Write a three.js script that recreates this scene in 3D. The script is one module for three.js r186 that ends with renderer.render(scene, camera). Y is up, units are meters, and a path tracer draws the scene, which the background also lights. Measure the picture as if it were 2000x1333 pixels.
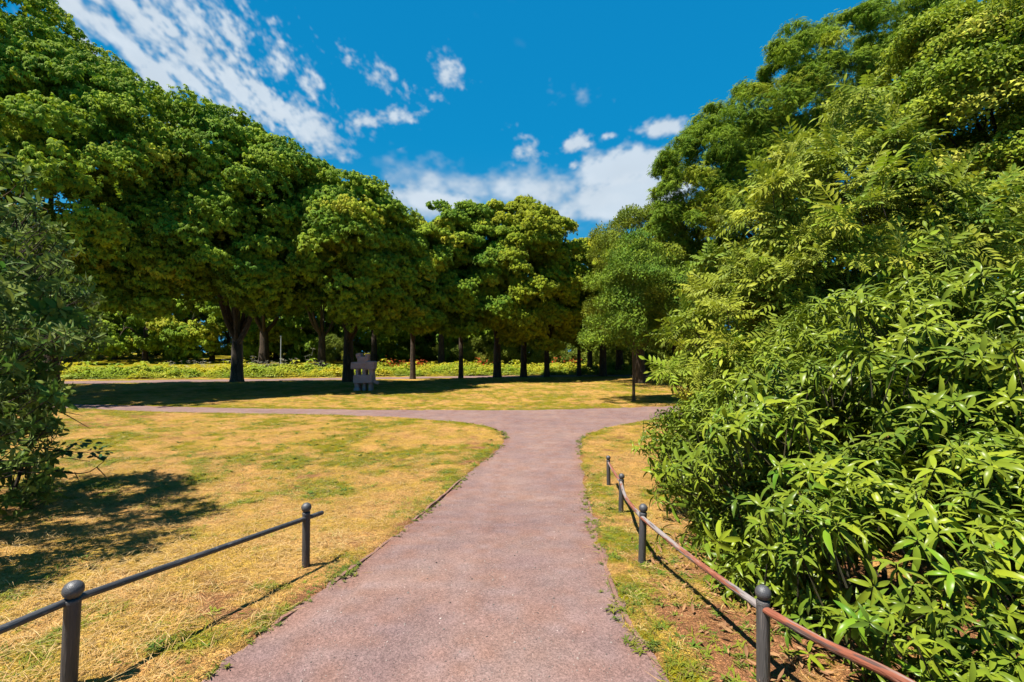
import * as THREE from 'three';
import { mergeGeometries } from 'three/addons/utils/BufferGeometryUtils.js';
import { RoundedBoxGeometry } from 'three/addons/geometries/RoundedBoxGeometry.js';

// ---------------------------------------------------------------- camera, sun, exposure
const scene = new THREE.Scene();
const F = 900, CX = 1000, CY = 666.5, EYE = 1.62;          // focal length and centre of the photograph in its own pixels
const PITCH = Math.atan(18.5 / F);
const camera = new THREE.PerspectiveCamera(2 * Math.atan(CY / F) * 180 / Math.PI, 2000 / 1333, 0.05, 600);
camera.position.set(0, EYE, 0);
camera.rotation.x = PITCH;
camera.updateMatrixWorld(true);
const renderer = new THREE.WebGLRenderer({ antialias: true });
renderer.setSize(1024, 682);
renderer.toneMapping = THREE.LinearToneMapping;
renderer.toneMappingExposure = 2.7;
renderer.shadowMap.enabled = true;
const EXPO = renderer.toneMappingExposure;
const SUN = new THREE.Vector3(-0.40, 1, 0.22).normalize();
const sun = new THREE.DirectionalLight(new THREE.Color(1.0, 0.95, 0.84), 4.9);
sun.position.copy(SUN).multiplyScalar(80);
sun.castShadow = true;
sun.shadow.radius = 1;
Object.assign(sun.shadow.camera, { left: -60, right: 60, top: 60, bottom: -60, near: 1, far: 220 });
sun.shadow.mapSize.set(4096, 4096);
scene.add(sun, sun.target);

// ---------------------------------------------------------------- helpers: random numbers, noise, pixels to places
function rng(seed) {
  let a = seed >>> 0;
  return () => { a = (a + 0x6D2B79F5) | 0; let t = Math.imul(a ^ (a >>> 15), 1 | a); t = (t + Math.imul(t ^ (t >>> 7), 61 | t)) ^ t; return ((t ^ (t >>> 14)) >>> 0) / 4294967296; };
}
const clamp = (x, a = 0, b = 1) => Math.min(b, Math.max(a, x));
const ss = (a, b, x) => { const t = clamp((x - a) / (b - a)); return t * t * (3 - 2 * t); };
const lerp = (a, b, t) => a + (b - a) * t;
function hash2(x, y) { let h = Math.imul(x, 374761393) + Math.imul(y, 668265263); h = Math.imul(h ^ (h >>> 13), 1274126177); return ((h ^ (h >>> 16)) >>> 0) / 4294967296; }
function vnoise(x, y) {
  const xi = Math.floor(x), yi = Math.floor(y), fx = x - xi, fy = y - yi, u = fx * fx * (3 - 2 * fx), v = fy * fy * (3 - 2 * fy);
  const a = hash2(xi, yi), b = hash2(xi + 1, yi), c = hash2(xi, yi + 1), d = hash2(xi + 1, yi + 1);
  return a + (b - a) * u + (c - a) * v + (a - b - c + d) * u * v;
}
function fbm(x, y, oct = 4, gain = 0.5) { let s = 0, a = 1, n = 0; for (let i = 0; i < oct; i++) { s += a * vnoise(x, y); n += a; a *= gain; x = x * 2.03 + 17.7; y = y * 2.03 - 9.3; } return s / n; }
const V = (x, y, z) => new THREE.Vector3(x, y, z);
const lin = (r, g, b) => new THREE.Color().setRGB(r, g, b);

// the ground falls gently away from the camera to the lawn and rises again far behind the flower bed
function ground(x, z) {
  const d = -z;
  return -0.6 * ss(1.5, 8, d) + 1.5 * ss(41, 78, d) + (fbm(x * 0.35 + 3, z * 0.35, 2) - 0.5) * 0.05 * ss(2, 6, d + Math.abs(x));
}
function ray(px, py) { const v = V((px - CX) / F, -(py - CY) / F, -1); return v.applyAxisAngle(V(1, 0, 0), PITCH); }
function at(px, py) {                                       // where the sight line through a pixel meets the ground
  const r = ray(px, py); let d = 2;
  for (let i = 0; i < 60; i++) { const x = r.x / -r.z * d; const want = (EYE - ground(x, -d)) / Math.max(1e-4, -r.y / -r.z); d = lerp(d, clamp(want, 0.5, 300), 0.6); }
  return V(r.x / -r.z * d, ground(r.x / -r.z * d, -d), -d);
}
const P = (px, py, d) => { const r = ray(px, py); const k = d / -r.z; return V(r.x * k, EYE + r.y * k, -d); };   // a pixel at a known depth

const used = {};
function numbered(n) { const k = used[n] = (used[n] ?? -1) + 1; return k ? `${n}_${String(k).padStart(3, '0')}` : n; }
function shade(o) { o.castShadow = o.receiveShadow = true; return o; }
function tag(o, label, category, group, kind) { o.userData.label = label; o.userData.category = category; if (group) o.userData.group = group; if (kind) o.userData.kind = kind; return o; }
function top(o, name) { o.name = numbered(name); scene.add(o); return o; }
function part(parent, name, geo, mat) { const m = shade(new THREE.Mesh(geo, mat)); m.name = name; parent.add(m); return m; }
function instanced(parent, name, geo, mat, mats, colors) {
  const m = shade(new THREE.InstancedMesh(geo, mat, mats.length)); m.name = name;
  for (let i = 0; i < mats.length; i++) { m.setMatrixAt(i, mats[i]); if (colors) m.setColorAt(i, colors[i]); }
  m.userData.kind = 'stuff'; parent.add(m); return m;
}

// ---------------------------------------------------------------- sky: air and clouds, computed for the whole sphere
{
  const W = 4096, H = 2048, data = new Float32Array(W * H * 4);
  const blob = (px, py, rx, ry, rot, amp, fa, fb, soft = 0.3) => {
    const c = ray(px, py).normalize(), right = V(-c.z, 0, c.x).normalize(), up = V().crossVectors(right, c).normalize();
    const ang = (dx, dy) => ray(px + dx, py + dy).normalize().angleTo(ray(px - dx, py - dy).normalize()) / 2;
    return { c, right, up, rx: Math.tan(ang(rx, 0)), ry: Math.tan(ang(0, ry)), cs: Math.cos(rot), sn: Math.sin(rot), amp, fa, fb, soft, lim: Math.cos(Math.min(1.2, Math.max(ang(rx, 0), ang(0, ry)) * 2.4)), seed: px * 0.013 + py * 0.007 };
  };
  const D = Math.PI / 180;
  const blobs = [
    blob(300, 60, 290, 170, -38 * D, 0.60, 17, 46, 0.14), blob(490, 190, 180, 60, -42 * D, 0.62, 18, 48, 0.14), blob(150, -60, 330, 150, -30 * D, 0.62, 15, 38, 0.2),
    blob(410, 40, 120, 60, -40 * D, 0.6, 18, 40, 0.2), blob(330, 90, 270, 130, -38 * D, 0.42, 7, 18, 0.8), blob(560, 230, 90, 30, -42 * D, 0.6, 18, 44, 0.2), blob(690, 120, 40, 22, -30 * D, 0.5, 22, 44), blob(560, 95, 60, 22, -40 * D, 0.5, 20, 46, 0.2), blob(1060, 120, 260, 40, -30 * D, 0.24, 4, 14, 0.9), blob(605, 165, 36, 30, -50 * D, 0.72, 20, 40), blob(535, 130, 32, 38, -60 * D, 0.75, 20, 40),
    blob(620, 255, 58, 50, -25 * D, 0.9, 14, 30), blob(640, 290, 50, 24, -10 * D, 0.7, 14, 30),
    blob(745, 155, 42, 34, -40 * D, 0.62, 18, 34), blob(708, 238, 34, 14, 10 * D, 0.75, 18, 30), blob(780, 226, 40, 20, 0, 0.62, 18, 34),
    blob(882, 150, 34, 32, -20 * D, 0.88, 16, 26), blob(855, 192, 32, 14, 0, 0.6, 18, 34), blob(1025, 296, 38, 26, -20 * D, 0.85, 14, 24), blob(1122, 277, 32, 20, 5 * D, 0.95, 16, 26),
    blob(1190, 265, 18, 8, 0, 0.7, 20, 30), blob(1291, 250, 50, 20, 4 * D, 0.95, 14, 24), blob(1158, 183, 50, 32, 0, 0.42, 10, 18, 0.6), blob(1130, 322, 26, 14, 0, 0.8, 16, 26),
    blob(1225, 325, 95, 40, 6 * D, 1.45, 10, 15), blob(1240, 388, 130, 42, 6 * D, 1.4, 8, 14), blob(1130, 405, 130, 50, 0, 0.8, 8, 18, 0.5),
    blob(870, 350, 150, 38, -8 * D, 0.72, 7, 20, 0.55), blob(840, 392, 90, 26, -4 * D, 1.1, 9, 18, 0.4), blob(1010, 365, 130, 42, -4 * D, 0.8, 7, 18, 0.5), blob(960, 400, 220, 40, 0, 0.75, 6, 16, 0.55),
  ];
  const mid = ray(1000, 300).normalize(), d = V();
  for (let j = 0; j < H; j++) {
    const el = ((j + 0.5) / H - 0.5) * Math.PI, y = Math.sin(el), ce = Math.cos(el);
    for (let i = 0; i < W; i++) {
      const az = ((i + 0.5) / W - 0.5) * 2 * Math.PI, k = (j * W + i) * 4;
      d.set(ce * Math.cos(az), y, ce * Math.sin(az));
      let r, g, b, c = 0;
      const t = ss(0.0, 0.75, y), h = ss(0.42, 0.0, y);
      r = lerp(0.006, 0.004, t) + 0.075 * h; g = lerp(0.32, 0.235, t) + 0.10 * h; b = lerp(0.66, 0.55, t) + 0.06 * h;
      if (y > 0) {
        for (const o of blobs) {
          const dc = d.dot(o.c); if (dc < o.lim) continue;
          const a0 = d.dot(o.right) / dc, b0 = d.dot(o.up) / dc, a = a0 * o.cs + b0 * o.sn, bb = -a0 * o.sn + b0 * o.cs;
          const q = (a / o.rx) ** 2 + (bb / o.ry) ** 2; if (q > 5) continue;
          const n = 0.62 * fbm(a * o.fa + o.seed * 7, bb * o.fb + o.seed * 3, 3) + 0.38 * fbm(a * o.fa * 5 + 9, bb * o.fa * 6.5 + 4, 3, 0.6);
          const v = o.amp * Math.exp(-q * 0.8) + (n - 0.5) * 1.5 - 0.12;
          c = 1 - (1 - c) * (1 - 0.93 * ss(0.22, 0.22 + o.soft + 0.25, v));
        }
        const off = ss(0.62, 0.30, d.dot(mid));
        if (off > 0) {
          const u = d.x / (y + 0.12), w = d.z / (y + 0.12);
          const n = 0.6 * fbm(u * 1.4 + 5, w * 1.4, 3) + 0.4 * fbm(u * 7, w * 7 + 3, 3, 0.6);
          c = Math.max(c, off * 0.85 * ss(0.53, 0.75, n));
        }
      }
      const sh = 0.92 + 0.12 * fbm(d.x * 14 + 3, y * 20 + d.z * 9, 3);
      const wh = sh * (0.94 + 0.16 * c * c); data[k] = lerp(r, 0.62 * wh, c) / EXPO; data[k + 1] = lerp(g, 0.71 * wh, c) / EXPO; data[k + 2] = lerp(b, 0.80 * wh, c) / EXPO; data[k + 3] = 1;
    }
  }
  const tex = new THREE.DataTexture(data, W, H, THREE.RGBAFormat, THREE.FloatType);
  tex.mapping = THREE.EquirectangularReflectionMapping; tex.magFilter = tex.minFilter = THREE.LinearFilter; tex.needsUpdate = true;
  scene.background = tex; scene.environment = tex;
}

// ---------------------------------------------------------------- the outline of the paths
const leftEdge = [[395, 1333], [500, 1245], [600, 1172], [700, 1100], [760, 1053], [830, 998], [900, 937], [950, 897], [978, 873], [988, 857], [981, 843], [955, 832], [900, 824], [800, 816], [650, 810], [400, 806], [250, 802], [145, 797], [0, 794], [-200, 790]];
const farEdge = [[-200, 782], [0, 786], [145, 789], [250, 792], [400, 796], [600, 799], [800, 801], [1000, 801], [1100, 800], [1200, 797], [1330, 793], [1500, 788], [1750, 780]];
const rightEdge = [[1750, 800], [1500, 800], [1320, 812], [1240, 824], [1180, 836], [1148, 846], [1134, 858], [1131, 882], [1134, 900], [1138, 930], [1146, 965], [1160, 1020], [1172, 1070], [1185, 1112], [1202, 1160], [1227, 1212], [1262, 1265], [1312, 1333]];
const w2 = a => a.map(([x, y]) => { const p = at(x, y); return [p.x, p.z]; });
const mainPoly = [[-1.75, 3], [-1.62, -1.0], ...w2(leftEdge), ...w2(farEdge), ...w2(rightEdge), [0.86, -1.0], [0.95, 3]];
const farPoly = [...w2([[-150, 749], [110, 745], [300, 742.5], [470, 741], [700, 737.6], [900, 735], [1100, 733], [1300, 731.5], [1450, 731]]), ...w2([[1450, 735], [1300, 735], [1100, 736.2], [900, 738.3], [700, 741.3], [470, 745.4], [300, 747.5], [110, 750], [-150, 755]])];
function polyDist(poly, x, z) {                               // negative inside
  let best = 1e9, inside = false;
  for (let i = 0, j = poly.length - 1; i < poly.length; j = i++) {
    const [ax, az] = poly[j], [bx, bz] = poly[i], ex = bx - ax, ez = bz - az, wx = x - ax, wz = z - az;
    const t = clamp((wx * ex + wz * ez) / (ex * ex + ez * ez || 1)), dx = wx - ex * t, dz = wz - ez * t;
    best = Math.min(best, dx * dx + dz * dz);
    if ((az > z) !== (bz > z) && x < ex * (z - az) / (bz - az) + ax) inside = !inside;
  }
  return (inside ? -1 : 1) * Math.sqrt(best);
}
function pathDist(x, z) { let s = z < -24 ? 5 : polyDist(mainPoly, x, z); if (z < -24) s = Math.min(s, polyDist(farPoly, x, z)); return s; }

// ---------------------------------------------------------------- what grows where on the lawn
function cover(x, z) {                                        // how green and how bare the lawn is at a place
  const d = -z, sd = pathDist(x, z);
  const n = fbm(x * 0.7 + 4, z * 0.7 + 8, 4, 0.62), m = fbm(x * 3.4 - 3, z * 3.4, 3, 0.6);
  let green = ss(0.48, 0.70, 0.5 * n + 0.5 * m + 0.15 * ss(0.75, 0.05, sd) - (x > 0.6 && x < 3.5 && d < 12 ? 0.06 : 0) + 0.085 * ss(16, 19, d) + 0.3 * ss(40, 48, d) + (d > 9 && d < 15 && x < -3 ? 0.06 : 0));
  let bare = ss(0.60, 0.78, 0.5 * fbm(x * 1.1 + 40, z * 1.1, 3) + 0.5 * fbm(x * 4 + 2, z * 4 + 9, 3) + (x > 0.8 && x < 3 ? 0.36 * ss(0.08, 0.3, sd) * ss(5.4, 3.0, d) : 0) + 0.16 * ss(0.14, 0.0, Math.abs(sd)));
  return { green, bare, sd };
}
const STRAW = [0.52, 0.315, 0.12], STRAW2 = [0.44, 0.30, 0.068], GREEN = [0.22, 0.205, 0.008], EARTH = [0.29, 0.15, 0.08];
const mix3 = (a, b, t) => [lerp(a[0], b[0], t), lerp(a[1], b[1], t), lerp(a[2], b[2], t)];

function canvasTex(size, draw, repeat, srgb = true) {
  const c = document.createElement('canvas'); c.width = c.height = size; draw(c.getContext('2d'), size);
  const t = new THREE.CanvasTexture(c); t.wrapS = t.wrapT = THREE.RepeatWrapping; t.repeat.set(repeat, repeat); t.magFilter = THREE.LinearFilter;
  if (srgb) t.colorSpace = THREE.SRGBColorSpace; return t;
}
function dataTex(size, f, repeat, srgb = false) {
  const a = new Uint8Array(size * size * 4);
  for (let j = 0; j < size; j++) for (let i = 0; i < size; i++) { const v = f(i / size, j / size, i, j), k = (j * size + i) * 4; a[k] = clamp(v[0]) * 255; a[k + 1] = clamp(v[1]) * 255; a[k + 2] = clamp(v[2]) * 255; a[k + 3] = 255; }
  const t = new THREE.DataTexture(a, size, size); t.wrapS = t.wrapT = THREE.RepeatWrapping; t.repeat.set(repeat, repeat); t.magFilter = THREE.LinearFilter; t.minFilter = THREE.LinearFilter;
  if (srgb) t.colorSpace = THREE.SRGBColorSpace; t.needsUpdate = true; return t;
}
// straw and stubble: thousands of crossing strokes that wrap round the tile
function strokes(ctx, S, bump) {
  const R = rng(11);
  ctx.fillStyle = bump ? '#404040' : '#a89c8e'; ctx.fillRect(0, 0, S, S);
  for (let i = 0; i < 15000; i++) {
    const x = R() * S, y = R() * S, a = R() * 6.283, l = 8 + R() * 34, v = 110 + R() * 140 | 0, bend = (R() - 0.5) * 12;
    ctx.strokeStyle = bump ? `rgb(${v},${v},${v})` : `rgba(${v},${v * (0.94 + R() * 0.08) | 0},${v * (0.82 + R() * 0.2) | 0},0.8)`;
    ctx.lineWidth = 0.8 + R() * 1.8;
    for (const ox of [0, -S, S]) for (const oy of [0, -S, S]) {
      if (x + ox < -50 || x + ox > S + 50 || y + oy < -50 || y + oy > S + 50) continue;
      ctx.beginPath(); ctx.moveTo(x + ox, y + oy); ctx.quadraticCurveTo(x + ox + Math.cos(a) * l / 2 - bend, y + oy + Math.sin(a) * l / 2 + bend, x + ox + Math.cos(a) * l, y + oy + Math.sin(a) * l); ctx.stroke();
    }
  }
}
const lawnMat = new THREE.MeshPhysicalMaterial({ specularIntensity: 0.15, map: canvasTex(1024, (c, s) => strokes(c, s, false), 1 / 1.3), bumpMap: canvasTex(1024, (c, s) => strokes(c, s, true), 1 / 1.3, false), bumpScale: 0.02, roughness: 0.95, vertexColors: true });
{
  const gs = 1024, R = rng(5), base = new Float32Array(gs * gs);
  const tile = (x, y, n, s) => { const X = ((x % n) + n) % n, Y = ((y % n) + n) % n; return hash2(X + s, Y + s * 3); };
  const tnoise = (u, v, n, s) => { const x = u * n, y = v * n, xi = Math.floor(x), yi = Math.floor(y), fx = x - xi, fy = y - yi, p = fx * fx * (3 - 2 * fx), q = fy * fy * (3 - 2 * fy); return lerp(lerp(tile(xi, yi, n, s), tile(xi + 1, yi, n, s), p), lerp(tile(xi, yi + 1, n, s), tile(xi + 1, yi + 1, n, s), p), q); };
  for (let i = 0; i < gs * gs; i++) base[i] = R();
  const grain = (u, v, i, j) => 0.42 * tnoise(u, v, 340, 1) + 0.28 * tnoise(u, v, 150, 2) + 0.18 * tnoise(u, v, 620, 7) + 0.12 * base[j * gs + i];
  var gravelMap = dataTex(gs, (u, v, i, j) => {
    const g = grain(u, v, i, j), p = tnoise(u, v, 9, 3) * 0.6 + tnoise(u, v, 27, 4) * 0.4, pink = tnoise(u, v, 14, 5);
    const b = 0.50 + 0.46 * g + 0.10 * (p - 0.5);
    return [b * 1.04, b * lerp(0.90, 0.84, pink), b * lerp(0.90, 0.79, pink)];
  }, 1 / 1.9, true);
  var gravelBump = dataTex(gs, (u, v, i, j) => { const g = grain(u, v, i, j); return [g, g, g]; }, 1 / 1.9);
}
const pathMat = new THREE.MeshPhysicalMaterial({ specularIntensity: 0.3, map: gravelMap, bumpMap: gravelBump, bumpScale: 0.007, roughness: 0.96, vertexColors: true });

// ---------------------------------------------------------------- lawn and paths: one sheet each, finer near the viewer
{
  const us = [], ds = []; const NU = 520;
  for (let i = 0; i <= NU; i++) { const t = i / NU * 2 - 1; us.push(Math.sign(t) * (0.85 * Math.abs(t) + 1.15 * Math.abs(t) ** 4)); }
  for (let d = -4; d < 1.0; d += 0.25) ds.push(d);
  for (let d = 1.0; d < 150; d += 0.0095 * (d + 1.4)) ds.push(d);
  const nx = us.length, nd = ds.length, pos = new Float32Array(nx * nd * 3), col = new Float32Array(nx * nd * 3), uv = new Float32Array(nx * nd * 2), sdf = new Float32Array(nx * nd);
  const ppos = new Float32Array(nx * nd * 3), pcol = new Float32Array(nx * nd * 3);
  for (let j = 0; j < nd; j++) for (let i = 0; i < nx; i++) {
    const k = j * nx + i, d = ds[j], x = us[i] * (Math.max(d, 0) + 2.2) * 1.25, z = -d, g = ground(x, z);
    const { green, bare, sd } = cover(x, z); sdf[k] = sd;
    const ragged = sd + (fbm(x * 5, z * 5, 3) - 0.5) * 0.16, lump = (fbm(x * 7 + 1, z * 7, 3) - 0.5) * 0.03 * ss(30, 6, d);
    pos.set([x, g - 0.05 + 0.055 * ss(-0.07, 0.06, ragged) + lump * ss(0, 0.2, ragged), z], k * 3);
    ppos.set([x, g - 0.012 + (fbm(x * 1.3, z * 1.3, 3) - 0.5) * 0.012, z], k * 3);
    let c = mix3(mix3(STRAW, STRAW2, ss(0.3, 0.7, fbm(x * 1.7 + 30, z * 1.7, 3))), GREEN, green); c = mix3(c, EARTH, bare);
    const v = (0.62 + 0.76 * fbm(x * 5.3, z * 5.3 + 20, 4, 0.75)) * 1.80; col.set([c[0] * v, c[1] * v, c[2] * v], k * 3);
    const worn = fbm(x * 1.3 + 60, z * 1.3, 5, 0.62), p = (0.78 + 0.48 * worn) * 0.87, red = ss(0.25, 0.0, -sd) * ss(0.4, 0.65, fbm(x * 1.4 + 7, z * 1.4, 3)) * 0.6;
    pcol.set([0.325 * p, lerp(0.300, 0.24, red) * p * lerp(0.97, 1.03, worn), lerp(0.285, 0.19, red) * p * lerp(1.06, 0.95, worn)], k * 3);
    uv.set([x, z], k * 2);
  }
  const idx = [], pidx = [];
  for (let j = 0; j < nd - 1; j++) for (let i = 0; i < nx - 1; i++) {
    const a = j * nx + i, q = [a, a + 1, a + nx, a + 1, a + nx + 1, a + nx], s = Math.min(sdf[a], sdf[a + 1], sdf[a + nx], sdf[a + nx + 1]), big = Math.max(sdf[a], sdf[a + 1], sdf[a + nx], sdf[a + nx + 1]);
    if (big > -0.5) idx.push(...q);
    if (s < 0.3) pidx.push(...q);
  }
  const mk = (p, c, ix) => {                                  // keep only the points that are drawn
    const map = new Map(), np = [], nc = [], nu = [], ni = [];
    for (const v of ix) { let m = map.get(v); if (m === undefined) { m = map.size; map.set(v, m); np.push(p[v * 3], p[v * 3 + 1], p[v * 3 + 2]); nc.push(c[v * 3], c[v * 3 + 1], c[v * 3 + 2]); nu.push(uv[v * 2], uv[v * 2 + 1]); } ni.push(m); }
    const g = new THREE.BufferGeometry(); g.setAttribute('position', new THREE.Float32BufferAttribute(np, 3)); g.setAttribute('color', new THREE.Float32BufferAttribute(nc, 3)); g.setAttribute('uv', new THREE.Float32BufferAttribute(nu, 2)); g.setIndex(ni); g.computeVertexNormals(); return g;
  };
  top(tag(shade(new THREE.Mesh(mk(pos, col, idx), lawnMat)), 'sun-dried golden lawn with green patches on both sides of the path', 'lawn', null, 'structure'), 'lawn');
  top(tag(shade(new THREE.Mesh(mk(ppos, pcol, pidx), pathMat)), 'pinkish gravel footpath forking left and right across the lawn', 'path', null, 'structure'), 'path');
}

// low edging boards along the path
function sweepRect(pts, w, h, lift) {
  const pos = [], uv = [], idx = [];
  pts.forEach((p, i) => {
    const a = pts[Math.max(0, i - 1)], b = pts[Math.min(pts.length - 1, i + 1)], t = V(b.x - a.x, 0, b.z - a.z).normalize(), s = V(-t.z, 0, t.x).multiplyScalar(w / 2);
    const j = lift(p, i);
    for (const [k, y] of [[-1, -0.08], [-1, h + j - 0.004], [-0.8, h + j], [0.8, h + j], [1, h + j - 0.004], [1, -0.08]]) { pos.push(p.x + s.x * k, p.y + y, p.z + s.z * k); uv.push(k * w / 2 + y, i * 0.1); }
    if (i) for (let k = 0; k < 5; k++) { const q = (i - 1) * 6 + k; idx.push(q, q + 1, q + 6, q + 1, q + 7, q + 6); }
  });
  const g = new THREE.BufferGeometry(); g.setAttribute('position', new THREE.Float32BufferAttribute(pos, 3)); g.setAttribute('uv', new THREE.Float32BufferAttribute(uv, 2)); g.setIndex(idx); g.computeVertexNormals(); return g;
}
const edgingMat = new THREE.MeshStandardMaterial({ map: gravelMap, bumpMap: gravelBump, bumpScale: 0.006, color: lin(0.29, 0.215, 0.17), roughness: 0.95, side: THREE.DoubleSide });
for (const [edge, label, off] of [
  [[[1150, 980], [1160, 1020], [1172, 1070], [1185, 1112], [1202, 1160], [1227, 1212], [1262, 1265], [1312, 1333], [1350, 1380]], 'narrow earth-coloured edging strip sunk beside the path below the rusty rail', 0.0],
  [[[500, 1245], [600, 1172], [700, 1100], [760, 1053], [830, 998], [900, 937], [950, 897], [978, 873]], 'narrow weathered edging strip along the path beside the wide golden lawn', 0.0]]) {
  const curve = new THREE.CatmullRomCurve3(edge.map(([x, y]) => at(x, y))), pts = curve.getSpacedPoints(70);
  top(tag(shade(new THREE.Mesh(sweepRect(pts, 0.03, 0.004, p => (fbm(p.x * 2.6 + 8, p.z * 2.6, 3) - 0.56) * 0.09), edgingMat)), label, 'edging', null, 'structure'), 'path_edging');
}

// ---------------------------------------------------------------- leaves
const leafMat = (o = {}) => new THREE.MeshPhysicalMaterial({ color: 0xffffff, roughness: 1, specularIntensity: 0.3, transmission: 0.36, thickness: 0, side: THREE.DoubleSide, ...o });
// one leaf blade along +z, normal +y: folded along the midrib and curving down
function blade(L, W, { fold = 0.25, droop = 0.35, n = 3, shape = t => Math.sin(Math.PI * Math.pow(t, 0.8)), lift = 0 } = {}) {
  const p = [], ix = [];
  for (let i = 0; i <= n; i++) {
    const t = i / n, w = W / 2 * (i === 0 ? 0.06 : i === n ? 0.02 : shape(t)), a = lift - droop * t, z = L * t * Math.cos(a * 0.7), y = L * t * Math.sin(a * 0.75);
    p.push(-w, y + w * fold, z, 0, y, z, w, y + w * fold, z);
    if (i) { const q = (i - 1) * 3; ix.push(q, q + 3, q + 1, q + 1, q + 3, q + 4, q + 1, q + 4, q + 2, q + 2, q + 4, q + 5); }
  }
  const g = new THREE.BufferGeometry(); g.setAttribute('position', new THREE.Float32BufferAttribute(p, 3)); g.setIndex(ix); g.computeVertexNormals(); return g;
}
const M4 = new THREE.Matrix4(), Q = new THREE.Quaternion(), E = new THREE.Euler();
const put = (g, rx, ry, rz, x = 0, y = 0, z = 0, s = 1) => g.clone().applyMatrix4(M4.compose(V(x, y, z), Q.setFromEuler(E.set(rx, ry, rz, 'YXZ')), V(s, s, s)));
const palmate = (L, k = 5) => { const a = []; for (let i = 0; i < k; i++) { const t = (i - (k - 1) / 2) / ((k - 1) / 2); a.push(put(blade(L * (1 - 0.3 * Math.abs(t)), L * 0.36, { droop: 0.75, n: 2, shape: u => 1.0 * (u < 0.9 ? 1 : 0.2), fold: 0.2 }), 0.05, t * 1.75, 0)); } return mergeGeometries(a); };
function cluster(unit, n, spread, seed, tilt = 0.5) { const R = rng(seed), a = []; for (let i = 0; i < n; i++) a.push(put(unit, tilt * (R() - 0.2), i / n * 6.283 + R() * 0.9, (R() - 0.5) * 0.7, (R() - 0.5) * spread, (R() - 0.5) * spread * 0.6, (R() - 0.5) * spread, 0.75 + 0.5 * R())); return mergeGeometries(a); }
const chestnutLeaf = cluster(palmate(0.24), 4, 0.34, 3, 0.7);
const limeUnit = blade(0.115, 0.10, { droop: 0.6, n: 2, fold: 0.15, shape: u => u < 0.9 ? 1 : 0 });
const limeLeaf = cluster(limeUnit, 14, 0.52, 5, 1.2);
const smallLeaf = cluster(blade(0.13, 0.062, { droop: 0.5, n: 2, fold: 0.2 }), 16, 0.55, 7, 1.3);
function pinnate(L, pairs, l, w, droop = 0.5, n = 3) {
  const a = []; const y = t => -droop * L * t * t * 0.5;
  for (let i = 0; i < pairs; i++) { const t = 0.22 + 0.74 * i / pairs, k = 1 - 0.35 * Math.abs(t - 0.45) * 1.6; for (const s of [-1, 1]) a.push(put(blade(l * k, w * k, { droop: 0.45, n, fold: 0.3 }), 0.12 + droop * t * 0.5, s * 1.05, s * -0.1, 0, y(t), L * t)); }
  a.push(put(blade(l * 0.9, w, { droop: 0.4, n, fold: 0.3 }), droop * 0.6, 0, 0, 0, y(1), L * 0.97));
  for (let i = 0; i < 3; i++) { const t0 = i / 3, t1 = (i + 1) / 3, g = new THREE.BufferGeometry(), e = 0.004; g.setAttribute('position', new THREE.Float32BufferAttribute([-e, y(t0), L * t0, e, y(t0), L * t0, -e, y(t1), L * t1, e, y(t1), L * t1], 3)); g.setIndex([0, 2, 1, 1, 2, 3]); g.computeVertexNormals(); a.push(g); }
  return mergeGeometries(a);
}
const ashLeaf = cluster(pinnate(0.30, 4, 0.11, 0.042, 0.6, 2), 4, 0.3, 9, 2.4);

// place a leaf geometry: facing n, its tip pointing away along t
const X = V(), Y = V(), Z = V();
function frame(pos, nrm, tip, s) { Y.copy(nrm).normalize(); Z.copy(tip).addScaledVector(Y, -tip.dot(Y)); if (Z.lengthSq() < 1e-5) Z.set(1, 0, 0).addScaledVector(Y, -Y.x); Z.normalize(); X.crossVectors(Y, Z); return new THREE.Matrix4().makeBasis(X, Y, Z).scale(V(s, s, s)).setPosition(pos); }
function onSphere(R) { const y = 2 * R() - 1, a = R() * 6.2832, r = Math.sqrt(1 - y * y); return V(r * Math.cos(a), y, r * Math.sin(a)); }

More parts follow.
